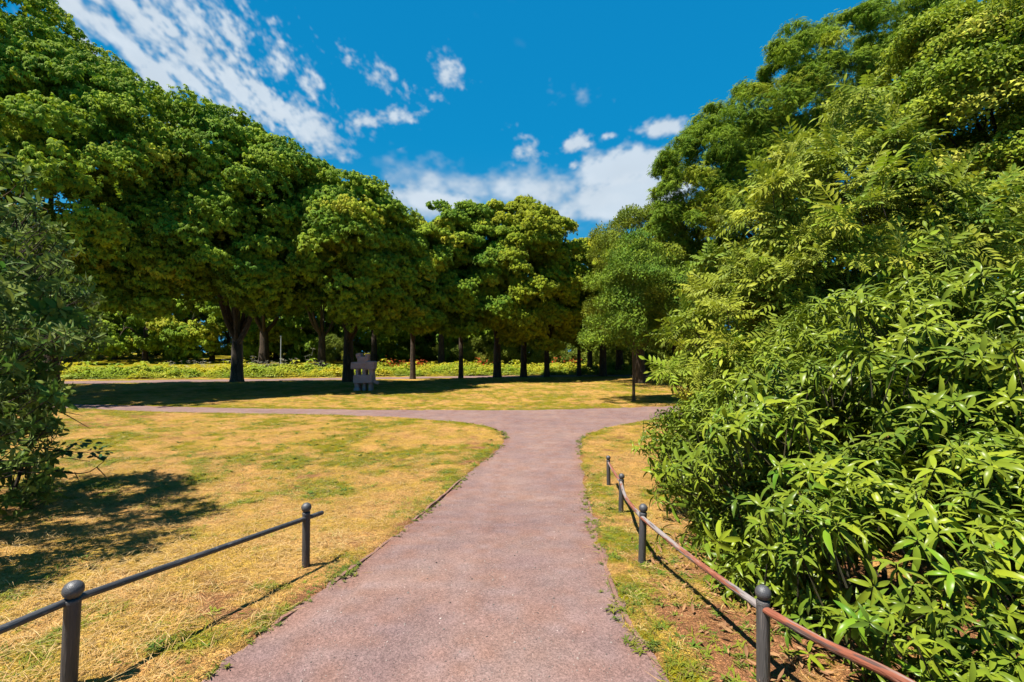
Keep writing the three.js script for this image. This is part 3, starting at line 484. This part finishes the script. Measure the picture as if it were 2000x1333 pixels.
const ballMat = new THREE.MeshStandardMaterial({ color: lin(0.062, 0.061, 0.066), bumpMap: paintBump, bumpScale: 0.0015, roughness: 0.46, metalness: 0.2 });
function fencePost(parent, p, h, r, ball, lean, mat) {
  const m = part(parent, 'post', new THREE.LatheGeometry([[r * 1.03, -0.12], [r * 1.02, 0.0], [r, 0.04], [r, h - ball * 2 - 0.02], [r * 1.04, h - ball * 2 - 0.018], [r * 1.04, h - ball * 2 - 0.004], [r * 0.95, h - ball * 2 + 0.001], [r * 0.55, h - ball * 2 + 0.002], [r * 0.5, h - ball * 1.75]].map(a => new THREE.Vector2(...a)), 28), mat);
  m.position.copy(p); m.rotation.set(lean[0], 0, lean[1]);
  const b = part(m, 'ball_finial', new THREE.SphereGeometry(ball, 28, 20), ballMat); b.position.y = h - ball; return m;
}
function rail(parent, pts, r, mat) {
  const c = new THREE.CatmullRomCurve3(pts), g = new THREE.TubeGeometry(c, 40, r, 16, false), u = g.attributes.uv, L = c.getLength(); for (let i = 0; i < u.count; i++) u.setXY(i, u.getX(i) * L * 0.55, u.getY(i) * 0.4);
  const caps = [0, 1].map(t => { const p = c.getPointAt(t), s = new THREE.SphereGeometry(r * 0.999, 12, 8); s.translate(p.x, p.y, p.z); return s; });
  return part(parent, 'rail', mergeGeometries([g, ...caps]), mat);
}
{
  const f = new THREE.Group(); tag(f, 'low dark grey fence with ball-topped posts beside the dry lawn', 'fence'); top(f, 'low_fence');
  const a = at(133, 1348), b = at(597, 1108); f.position.copy(b); const L = p => p.clone().sub(b);
  const ha = 0.525, hb = 0.535, ra = 0.43, rb = 0.405;
  fencePost(f, L(a), ha, 0.033, 0.043, [0, -0.03], ironMat); fencePost(f, L(b), hb, 0.031, 0.040, [0, 0.0], ironMat);
  const dir = b.clone().sub(a).setY(0).normalize(), A = a.clone().add(V(0, ra, 0)), B = b.clone().add(V(0, rb, 0)), end = B.clone().add(B.clone().sub(A).normalize().multiplyScalar(0.2)), out = A.clone().addScaledVector(dir, -1.3).add(V(0, 0.03, 0));
  rail(f, [L(A), L(A.clone().lerp(B, 0.5)), L(B), L(end)], 0.0185, ironMat); rail(f, [L(out), L(out.clone().lerp(A, 0.5)), L(A)], 0.0185, ironMat);
  const g = new THREE.Group(); tag(g, 'low rusty fence with ball-topped posts running under the laurel bush', 'fence'); top(g, 'low_fence');
  const posts = [[1491, 1332, 0.475], [1254, 1101, 0.505], [1213, 1002, 0.50], [1189, 949, 0.49]].map(([x, y, h]) => ({ p: at(x, y), h })), o = posts[1].p.clone(), K = p => p.clone().sub(o); g.position.copy(o);
  posts.forEach(({ p, h }, i) => fencePost(g, K(p), h, 0.031, 0.037, [[0, -0.01], [0.0, -0.03], [0.01, -0.02], [0, 0.01]][i], i === 0 ? wornMat : ironMat));
  const T = posts.map(({ p, h }) => p.clone().add(V(0, h - 0.115, 0)));
  const mid = (p, q, s, dx = 0) => p.clone().lerp(q, 0.5).add(V(dx, s, 0));
  rail(g, [K(T[0]), K(mid(T[0], T[1], -0.035, 0.02)), K(T[1])], 0.019, rustMat); rail(g, [K(T[1]), K(mid(T[1], T[2], -0.02, -0.03)), K(T[2])], 0.019, rustMat); rail(g, [K(T[2]), K(mid(T[2], T[3], -0.01)), K(T[3])], 0.019, rustMat);
  const e = P(1790, 1345, 1.62); rail(g, [K(T[0]), K(mid(T[0], e, -0.01)), K(e), K(e.clone().add(V(0.25, -0.02, 0.9)))], 0.019, rustMat);
}

// ---------------------------------------------------------------- shrubs with leaves one can pick out
const fr = new THREE.Frustum().setFromProjectionMatrix(new THREE.Matrix4().multiplyMatrices(camera.projectionMatrix, camera.matrixWorldInverse.copy(camera.matrixWorld).invert()));
const eye = camera.position;
// shoots: [{pos, dir, s, tone}] in world; the nearest leaves in view become parts of their own, the rest are copies of whole shoots
function leafyBush(o) {
  const root = new THREE.Group(); root.position.set(o.x, ground(o.x, o.z), o.z); tag(root, o.label, o.category ?? 'shrub', o.group); top(root, o.name);
  const R = rng(o.seed), org = root.position, shoots = [], c = V();
  const inAny = (p, k) => o.lobes.some(l => ((p.x - l.c[0]) / l.r[0]) ** 2 + ((p.y - l.c[1]) / l.r[1]) ** 2 + ((p.z - l.c[2]) / l.r[2]) ** 2 < k);
  const wts = o.lobes.map(l => (l.r[0] * l.r[1] + l.r[0] * l.r[2] + l.r[1] * l.r[2]) / 3), tot = wts.reduce((a, b) => a + b);
  let guard = 0;
  while (shoots.length < o.count && guard++ < o.count * 8) {
    let k = R() * tot, li = 0; while ((k -= wts[li]) > 0 && li < wts.length - 1) li++;
    const l = o.lobes[li], n = onSphere(R), deep = R(), rough = (fbm(n.x * 2.4 + li * 5 + 9, n.y * 2.4 + n.z * 2.1 + 3, 3) - 0.5) * (o.rough ?? 0.45), rad = (deep < 0.62 ? 0.86 + 0.18 * R() : 0.5 + 0.4 * R()) + rough + (R() < (o.stray ?? 0.04) ? 0.14 * R() : 0);
    c.set(l.c[0] + n.x * l.r[0] * rad, l.c[1] + n.y * l.r[1] * rad, l.c[2] + n.z * l.r[2] * rad);
    if (c.y < ground(c.x, c.z) + 0.06 || inAny(c, 0.42)) continue;
    if (o.clear && o.clear(c)) continue;
    const nn = V(n.x / l.r[0], n.y / l.r[1], n.z / l.r[2]).normalize(), dir = nn.clone().multiplyScalar(0.9).add(V(0, o.upward ?? 0.45, 0)).add(onSphere(R).multiplyScalar(0.55)).normalize();
    const many = o.spray ? 1 + (R() * o.spray | 0) : 1, t1 = V(-dir.z, 0, dir.x).normalize(), out = V(nn.x, 0, nn.z);
    const spin = R() * 6.28, toneS = R();
    for (let q = 0; q < many; q++) {
    const e = o.sprayR ?? 0, along = (R() - 0.2) * e, side = (R() - 0.5) * e * 1.2; if (q) c.set(c.x, c.y, c.z);
    const pp = c.clone().addScaledVector(out, q ? along : 0).addScaledVector(t1, q ? side : 0).add(V(0, q ? (R() - 0.5) * e * 0.35 - Math.abs(side) * 0.3 : 0, 0));
    if (pp.y < ground(pp.x, pp.z) + 0.05 || (o.clear && o.clear(pp))) continue;
    const dd = dir.clone().add(onSphere(R).multiplyScalar(0.35)).normalize();
    shoots.push({ pos: pp, dir: dd, s: (0.55 + 0.65 * R()) * (o.size ? o.size(c) : 1), tone: clamp(R() * 0.45 + toneS * 0.35 + fbm(c.x * 2 + 5, c.y * 2 + c.z * 1.7, 2) * 0.35), a: spin + R() * 3 });
    }
  }
  const seen = s => fr.containsPoint(s.pos) && !inAny(s.pos, 0.8);
  const mShoot = s => { const t = V(Math.cos(s.a), 0, Math.sin(s.a)); return frame(s.pos.clone().sub(org), s.dir, t, s.s); };
  shoots.forEach(s => { s.near = seen(s) ? s.s / s.pos.distanceTo(eye) : -1; }); shoots.sort((a, b) => b.near - a.near);
  const single = Math.floor(300 / o.shoot.length), tones = o.tones.map(t => o.material(t)), variants = [0, 1, 2].map(() => []), vc = [0, 1, 2].map(() => []), twigs = [];
  shoots.forEach((s, i) => {
    const m = mShoot(s), tone = s.tone;
    if (i < single && s.near > 0) { for (const lf of o.shoot) { const mesh = shade(new THREE.Mesh(o.leaf, tones[Math.min(tones.length - 1, (tone * tones.length + lf.k * 0.8) | 0)])); mesh.name = 'leaf'; mesh.applyMatrix4(new THREE.Matrix4().multiplyMatrices(m, lf.m)); root.add(mesh); } }
    else { const v = i % 3; variants[v].push(m); const q = mix3(o.tones[0], o.tones[o.tones.length - 1], tone), f = 0.85 + 0.3 * R(); vc[v].push(lin(q[0] * f, q[1] * f, q[2] * f)); }
    if (i < 420 && s.near > 0) { const e = s.pos.clone().sub(org), b = e.clone().addScaledVector(s.dir, -0.28 * s.s * (o.twig ?? 1)).add(V(0, -0.06, 0)); twigs.push(limb([b, b.clone().lerp(e, 0.5).add(V(0, -0.01, 0)), e], 0.0055 * (o.twig ?? 1), 0.003, 3, 5, 0, 1)); }
  });
  const white = o.material([1, 1, 1]);
  for (let v = 0; v < 3; v++) instanced(root, 'foliage', mergeGeometries(o.shoot.map((lf, k) => { const g = o.leaf.clone().applyMatrix4(lf.m); if (v) g.rotateY(v * 0.7 + k * 0.05).rotateX(v * 0.12); return g; })), white, variants[v], vc[v]);
  part(root, 'twigs', mergeGeometries(twigs), o.twigMat ?? bark).userData.kind = 'stuff';
  const st = []; for (let i = 0; i < (o.stems ?? 9); i++) { const l = o.lobes[i % o.lobes.length], s = onSphere(R), e = V(l.c[0] + s.x * l.r[0] * 0.6, l.c[1] + Math.abs(s.y) * l.r[1] * 0.6, l.c[2] + s.z * l.r[2] * 0.6), b = V(lerp(o.x, l.c[0], 0.6) + (R() - 0.5) * 0.4, 0, lerp(o.z, l.c[2], 0.6) + (R() - 0.5) * 0.4); b.y = ground(b.x, b.z) - 0.1; st.push(limb([b, b.clone().lerp(e, 0.5).add(V((R() - 0.5) * 0.3, 0.1, (R() - 0.5) * 0.3)), e].map(p => p.sub(org)), 0.028 * (o.stemK ?? 1), 0.008, 9, 7, 0, i)); }
  part(root, 'stems', mergeGeometries(st), bark);
  return root;
}
// a whorl of long leaves round a shoot tip; shoot axis +y
function whorl(n, seed, open, s0 = 0.8) { const R = rng(seed), a = []; for (let i = 0; i < n; i++) { const t = i / n, q = new THREE.Matrix4().compose(V(0, -0.055 * t, 0), new THREE.Quaternion().setFromEuler(new THREE.Euler(lerp(open[0], open[1], t) + (R() - 0.5) * 0.35, i * 2.4 + R() * 0.5, (R() - 0.5) * 0.5, 'YXZ')), V(1, 1, 1).multiplyScalar(s0 - 0.2 + 0.6 * R())); a.push({ m: q, k: R() }); } return a; }
const glossy = t => leafMat({ color: lin(...t), transmission: 0.18, clearcoat: 0.2, clearcoatRoughness: 0.3 });
const satin = t => leafMat({ color: lin(...t), transmission: 0.34, clearcoat: 0.12, clearcoatRoughness: 0.4 });
const lance = t => Math.pow(Math.sin(Math.PI * Math.pow(t, 0.85)), 0.8);
const W = (x, y, d, rx, ry, rz) => ({ c: [x, y, -d], r: [rx, ry, rz] });
leafyBush({
  name: 'laurel_bush', label: 'big glossy bush of long lance-shaped leaves spilling over the rusty fence', x: 3.0, z: -3.8, seed: 401, count: 11000, size: p => clamp(p.distanceTo(eye) / 4.0, 0.62, 1.0),
  lobes: [W(3.5, 0.25, 5.7, 1.4, 1.0, 1.5), W(3.0, 0.4, 3.9, 1.45, 1.1, 1.4), W(2.55, 0.1, 2.55, 1.15, 0.95, 0.95), W(4.4, 1.0, 4.4, 1.7, 1.5, 1.7), W(4.0, 0.4, 2.6, 1.4, 1.3, 1.1), W(2.75, 0.0, 1.85, 1.15, 0.75, 0.8), W(3.1, -0.1, 3.1, 0.9, 0.75, 0.9), W(3.3, -0.15, 2.3, 1.35, 0.62, 0.9), W(2.45, -0.1, 3.3, 0.9, 0.6, 0.8), W(3.0, 0.3, 3.0, 0.95, 0.8, 0.75), W(2.5, 0.0, 2.3, 0.8, 0.6, 0.6), W(4.6, 0.6, 6.6, 1.5, 1.6, 1.4), W(3.0, 0.2, 6.8, 0.7, 0.7, 0.9)],
  leaf: blade(0.155, 0.034, { fold: 0.32, droop: 0.75, n: 5, shape: lance, lift: 0.05 }), shoot: whorl(9, 7, [-0.6, 0.75]), spray: 9, sprayR: 0.34, upward: 0.6, rough: 0.72, stray: 0.10,
  tones: [[0.026, 0.076, 0.004], [0.060, 0.138, 0.005], [0.108, 0.19, 0.006], [0.185, 0.22, 0.008]], material: glossy, twigMat: barkMat(0.25, 0.24, 0.05),
  clear: p => (p.z > -2.35 && p.x < 1.5 - 0.25 * (p.z + 2.3) + 0.04) || (p.z > -2.7 && p.x < 1.42) || Math.hypot(p.x, p.z) < 1.95 || (p.z > -1.9 && p.y > 0.42),
});
leafyBush({
  name: 'pinnate_shrub', label: 'tall light green shrub with feather-like compound leaves above the laurel bush', x: 6.0, z: -9.0, seed: 402, count: 2300,
  lobes: [W(5.2, 1.6, 9.0, 1.75, 2.1, 1.6), W(6.2, 3.6, 8.6, 1.55, 1.9, 1.4), W(6.6, 5.2, 8.6, 0.6, 1.4, 0.6), W(7.6, 2.6, 8.4, 1.7, 2.0, 1.4), W(5.0, 0.5, 8.6, 1.25, 1.3, 1.2), W(7.9, 4.0, 8.6, 0.9, 0.9, 0.9), W(5.3, 4.0, 8.8, 0.6, 0.9, 0.6)],
  leaf: pinnate(0.36, 4, 0.15, 0.052, 0.55), shoot: whorl(7, 9, [-1.15, 0.1], 0.8), spray: 6, sprayR: 0.5, upward: 0.95, rough: 0.85, stray: 0.2,
  tones: [[0.055, 0.13, 0.006], [0.115, 0.205, 0.008], [0.19, 0.265, 0.010], [0.31, 0.32, 0.020]], material: satin, twig: 1.4, stems: 16, stemK: 1.2,
});
leafyBush({
  name: 'narrow_leaf_shrub', label: 'small yellow-green bush with narrow upright leaves by the fork of the path', x: 3.9, z: -8.4, seed: 403, count: 520,
  lobes: [W(3.75, -0.15, 8.3, 0.75, 0.62, 0.7), W(3.3, -0.3, 7.6, 0.6, 0.5, 0.6), W(4.5, 0.0, 8.3, 0.8, 0.7, 0.7)],
  leaf: blade(0.15, 0.03, { fold: 0.3, droop: 0.25, n: 4, shape: lance }), shoot: whorl(9, 11, [-1.15, -0.2]), upward: 0.9, rough: 0.5, stray: 0.2,
  tones: [[0.13, 0.17, 0.004], [0.20, 0.21, 0.005], [0.26, 0.24, 0.006]], material: satin, stems: 6, stemK: 0.5,
});
const evergreen = leafyBush({
  name: 'evergreen_shrub', label: 'grey-green evergreen shrub with pointed leaves and bare lower twigs', x: -7.6, z: -6.6, seed: 404, count: 4600,
  lobes: [W(-7.5, 1.75, 6.4, 1.55, 1.25, 1.3), W(-6.7, 1.35, 6.6, 0.95, 0.7, 0.8), W(-7.4, 0.3, 6.2, 1.05, 1.0, 1.1), W(-7.0, 0.0, 6.1, 0.8, 0.8, 0.8), W(-6.6, 0.2, 5.7, 0.85, 0.9, 0.8), W(-7.7, 3.0, 6.6, 1.2, 0.8, 1.0), W(-6.9, 2.1, 6.5, 0.7, 0.55, 0.7), W(-6.3, 1.9, 5.0, 1.5, 1.7, 1.1), W(-5.7, 1.5, 3.6, 1.5, 1.9, 1.1)],
  leaf: blade(0.15, 0.056, { fold: 0.25, droop: 0.3, n: 4, shape: lance }), shoot: whorl(8, 13, [-0.8, 0.5]), spray: 7, sprayR: 0.3, upward: 0.35, rough: 0.7, stray: 0.2,
  tones: [[0.025, 0.09, 0.012], [0.05, 0.135, 0.016], [0.095, 0.18, 0.022], [0.17, 0.21, 0.03]], material: satin,
  clear: p => { const h = p.y, k = h > 3.2 ? -1.03 : h > 2.7 ? lerp(-0.94, -1.02, (h - 2.7) / 0.5) : h > 1.9 ? -0.875 : h > 1.5 ? lerp(-0.97, -0.875, (h - 1.5) / 0.4) : -0.985; return p.x / -p.z > k + (fbm(p.y * 3.5 + 2, p.z * 2.5, 3) - 0.5) * 0.16; },
});

{ // bare twigs, a lichened branch and one low leafy spray of the evergreen shrub
  const o = evergreen.position, L = (px, py, d) => P(px, py, d).sub(o), add = (name, list, mat) => part(evergreen, name, mergeGeometries(list), mat), R = rng(77);
  const br = (pts, r0, r1) => limb(pts.map(p => L(...p)), r0, r1, 10, 6, 0, 3);
  add('bare_twig', [br([[30, 900, 6.2], [100, 918, 6.2], [165, 925, 6.15], [190, 912, 6.1], [203, 901, 6.1]], 0.016, 0.004), br([[188, 913, 6.1], [200, 925, 6.1], [212, 938, 6.08]], 0.007, 0.003), br([[145, 923, 6.15], [150, 932, 6.15], [153, 940, 6.1]], 0.006, 0.003)], bark);
  add('bare_twig', [br([[60, 790, 6.3], [112, 803, 6.3], [145, 820, 6.25], [176, 838, 6.2]], 0.012, 0.003), br([[112, 803, 6.3], [140, 808, 6.25], [160, 812, 6.2]], 0.006, 0.003)], bark);
  add('branch', [br([[40, 870, 6.2], [110, 880, 6.2], [160, 884, 6.15], [225, 880, 6.1]], 0.010, 0.003), br([[60, 885, 6.2], [120, 894, 6.2], [175, 902, 6.1]], 0.007, 0.003)], bark);
  add('lichened_branch', [br([[-60, 396, 6.0], [0, 399, 6.0], [35, 404, 6.0], [62, 400, 6.0], [88, 388, 6.0]], 0.022, 0.004), br([[28, 402, 6.0], [36, 388, 6.0], [50, 374, 6.0]], 0.012, 0.004), br([[-30, 395, 6.0], [0, 386, 6.0], [22, 372, 6.0], [30, 362, 6.0]], 0.013, 0.004), br([[60, 400, 6.0], [75, 404, 6.0], [92, 410, 6.0]], 0.008, 0.003)], new THREE.MeshStandardMaterial({ color: lin(0.36, 0.20, 0.04), map: barkTex, roughness: 0.95 }));
  const leaf = blade(0.085, 0.05, { fold: 0.2, droop: 0.3, n: 4, shape: lance }), mats = [[0.02, 0.075, 0.03], [0.03, 0.095, 0.035], [0.05, 0.12, 0.04]].map(satin);
  for (let i = 0; i < 46; i++) { const t = R(), p = L(lerp(128, 212, t), lerp(878, 884, t) + (R() - 0.5) * 44 * (1 - Math.abs(t - 0.45) * 1.2), 6.15 + (R() - 0.5) * 0.25), m = shade(new THREE.Mesh(leaf, mats[i % 3])); m.name = 'spray_leaf'; m.applyMatrix4(frame(p, V(0, 1, 0.3).add(onSphere(R).multiplyScalar(0.5)), V(1, -0.2, 0.3).add(onSphere(R).multiplyScalar(0.9)), 0.7 + 0.5 * R())); evergreen.add(m); }
}

// ---------------------------------------------------------------- grass, straw, weeds and loose gravel
{
  const R = rng(500), up = V(0, 1, 0);
  const tuftU = []; for (let i = 0; i < 11; i++) tuftU.push(put(blade(0.045 + R() * 0.05, 0.0045, { droop: 0.5 + R() * 0.9, lift: 0.5 + R() * 0.9, n: 2, fold: 0.1, shape: () => 0.9 }), 0, R() * 6.28, 0, (R() - 0.5) * 0.05, 0, (R() - 0.5) * 0.05));
  const tuft = mergeGeometries(tuftU);
  const strawU = []; for (let i = 0; i < 7; i++) strawU.push(put(blade(0.08 + R() * 0.16, 0.0042, { droop: 0.15, lift: 0.05 + R() * 0.12, n: 2, fold: 0.1, shape: () => 0.9 }), (R() - 0.5) * 0.15, R() * 6.28, 0, (R() - 0.5) * 0.16, 0.004 + R() * 0.02, (R() - 0.5) * 0.16));
  const straw = mergeGeometries(strawU);
  const weedU = []; for (let i = 0; i < 16; i++) weedU.push(put(blade(0.035 + R() * 0.045, 0.014, { droop: 0.5, lift: 0.45 + R() * 0.6, n: 2 }), 0, R() * 6.28, 0, (R() - 0.5) * 0.05, 0, (R() - 0.5) * 0.05));
  const weed = mergeGeometries(weedU);
  const dim = c => c.map(v => v * 0.86);
  const tm = [], tc = [], sm = [], sc = [], wm = [], wc = [];
  const lawnY = (x, z, sd) => ground(x, z) - 0.05 + 0.055 * ss(-0.07, 0.06, sd + (fbm(x * 5, z * 5, 3) - 0.5) * 0.16) + (fbm(x * 7 + 1, z * 7, 3) - 0.5) * 0.03 * ss(30, 6, -z) * ss(0, 0.2, sd);
  const want = d => d < 3.5 ? 620 : d < 6 ? 420 : d < 10 ? 260 : d < 18 ? 110 : 34;
  for (const [d0, d1] of [[1.1, 3.5], [3.5, 6], [6, 10], [10, 18], [18, 34]]) {
    const area = (d1 * d1 - d0 * d0) * 1.22, n = Math.round(area * want((d0 + d1) / 2));
    for (let i = 0; i < n; i++) {
      const d = Math.sqrt(lerp(d0 * d0, d1 * d1, R())), x = (R() * 2 - 1) * 1.22 * d, z = -d;
      if (x > 1.9 && d < 8 && x > 0.35 * d + 1.2) continue;
      const { green, bare, sd } = cover(x, z);
      if (sd < -0.02) continue;
      if (R() < bare * 0.85) continue;
      const a = R() * 6.28, far = d0 >= 10 ? (d0 >= 18 ? 2.1 : 1.6) : d0 >= 6 ? 1.25 : 1, isG = R() < clamp(green * 0.95 + 0.07), p = V(x, lawnY(x, z, sd) - 0.004, z);
      const s = far * (0.5 + 0.55 * R() + 0.5 * R() * R()) * (isG ? 1.12 : 0.85) * (d0 >= 10 ? 0.8 : 1);
      tm.push(frame(p, up.clone().add(onSphere(R).multiplyScalar(0.35)), V(Math.cos(a), 0, Math.sin(a)), s));
      const c = isG ? mix3([0.085, 0.145, 0.008], [0.25, 0.23, 0.010], R()) : mix3([0.48, 0.275, 0.09], [0.36, 0.235, 0.045], R()), dull = R(); tc.push(lin(...dim(dull < 0.14 ? mix3(c, [0.15, 0.085, 0.03], 0.8) : dull > 0.93 ? mix3(c, [0.55, 0.40, 0.17], 0.7) : c)));
      if (d0 < 10 && R() < 0.14 && !isG) { const b = R() * 6.28; sm.push(frame(p.clone().setY(p.y + 0.008), up.clone().add(onSphere(R).multiplyScalar(0.18)), V(Math.cos(b), 0, Math.sin(b)), 0.6 + 0.5 * R())); const q = R(); sc.push(lin(lerp(0.35, 0.47, q), lerp(0.20, 0.31, q), lerp(0.065, 0.145, q))); }
    }
  }
  // hay left by the mower on the left of the path
  for (let i = 0; i < 600; i++) {
    const d = 1.6 + R() * 3.2, x = -1.5 - R() * (0.6 + d * 0.75), z = -d, sd = pathDist(x, z); if (sd < 0.25 || fbm(x * 1.3 + 90, z * 1.3, 3) < 0.47) continue;
    const b = R() * 2.2 - 0.5, q = R(); sm.push(frame(V(x, lawnY(x, z, sd) + 0.015 + R() * 0.02, z), up.clone().add(onSphere(R).multiplyScalar(0.2)), V(Math.cos(b), 0, -Math.sin(b)), 0.6 + 0.55 * R())); sc.push(lin(lerp(0.35, 0.48, q), lerp(0.22, 0.34, q), lerp(0.07, 0.155, q)));
  }
  // weeds in the joint between path and lawn
  for (const [edge, n, q] of [[leftEdge.slice(0, 11), 1900, 1], [rightEdge.slice(5), 1700, -1]]) {
    const c = new THREE.CatmullRomCurve3(edge.map(([x, y]) => at(x, y)));
    for (let i = 0; i < n; i++) { const p = c.getPointAt(R()), o = (R() + R() - 0.6) * 0.2; if (fbm(p.x * 3.1 + 7 * q, p.z * 3.1, 2) < 0.40 + 0.2 * R()) continue; const x = p.x - q * o, z = p.z + (R() - 0.5) * 0.2, a = R() * 6.28; wm.push(frame(V(x, ground(x, z) - 0.006, z), up.clone().add(onSphere(R).multiplyScalar(0.3)), V(Math.cos(a), 0, Math.sin(a)), 0.35 + 0.55 * R() * R())); wc.push(lin(...mix3([0.06, 0.10, 0.008], [0.15, 0.15, 0.012], R()))); }
  }
  for (let i = 0; i < 5200; i++) { const d = 1.4 + R() ** 1.4 * 13, x = (R() * 2 - 1) * 1.15 * d, z = -d, k = cover(x, z); if (k.sd < 0.04 || k.green < 0.25 + 0.5 * R() || (x > 1.9 && x > 0.35 * d + 1.2)) continue; const a = R() * 6.28; wm.push(frame(V(x, lawnY(x, z, k.sd) - 0.003, z), up.clone().add(onSphere(R).multiplyScalar(0.3)), V(Math.cos(a), 0, Math.sin(a)), (0.4 + 0.6 * R()) * (d > 6 ? 1.5 : 1))); wc.push(lin(...mix3([0.06, 0.115, 0.008], [0.18, 0.19, 0.012], R()))); }
  const blades = leafMat({ transmission: 0.3, roughness: 0.9 });
  const add = (n, g, l, c, m, co) => tag(instanced(scene, numbered(n), g, blades, m, co), l, c, null, 'stuff');
  add('grass', tuft, 'short dry and green grass standing all over the lawn', 'grass', tm, tc);
  add('loose_straw', straw, 'loose pale straw lying on the mown lawn', 'straw', sm, sc);
  add('edge_weeds', weed, 'low green weeds growing along the edges of the path', 'weeds', wm, wc);
  // brown leaves fallen under the laurel bush
  const lm = [], lc = [];
  for (let i = 0; i < 700; i++) { const d = 1.5 + R() * 3.2, x = 1.05 + R() * 1.5, z = -d, sd = pathDist(x, z); if (sd < 0.3 || R() < 0.5 * ss(1.5, 1.1, x)) continue; const a = R() * 6.28; lm.push(frame(V(x, lawnY(x, z, sd) + 0.008 + R() * 0.012, z), up.clone().add(onSphere(R).multiplyScalar(0.45)), V(Math.cos(a), 0, Math.sin(a)), 0.35 + 0.4 * R())); lc.push(lin(...mix3([0.20, 0.10, 0.05], [0.36, 0.20, 0.09], R()))); }
  add('leaf_litter', blade(0.11, 0.034, { fold: 0.5, droop: -0.5, n: 3, shape: lance }), 'dry brown leaves lying under the glossy laurel bush', 'leaf litter', lm, lc);
  // grit on the path
  const pebble = new THREE.IcosahedronGeometry(1, 0), gm = [], gc = [], q = new THREE.Quaternion();
  for (let i = 0; i < 9000; i++) {
    const d = 1.2 + R() ** 1.6 * 6, x = (R() * 2 - 1) * 1.3, z = -d; if (pathDist(x, z) > -0.03) continue;
    const s = 0.0018 + 0.0032 * R() ** 3 * (R() < 0.14 ? 2.4 : 1); q.setFromEuler(new THREE.Euler(R() * 6, R() * 6, R() * 6));
    gm.push(new THREE.Matrix4().compose(V(x, ground(x, z) - 0.012 + (fbm(x * 1.3, z * 1.3, 3) - 0.5) * 0.012, z), q, V(s * (1 + R() * 0.6), s * 0.7, s))); const v = R() < 0.06 ? 1.7 : R(); gc.push(lin(...mix3([0.05, 0.04, 0.037], [0.24, 0.19, 0.17], v)));
  }
  tag(instanced(scene, numbered('gravel'), pebble, new THREE.MeshStandardMaterial({ roughness: 0.95, flatShading: true }), gm, gc), 'loose grit scattered over the gravel path', 'gravel', null, 'stuff');
}
console.log('built');
renderer.render(scene, camera);
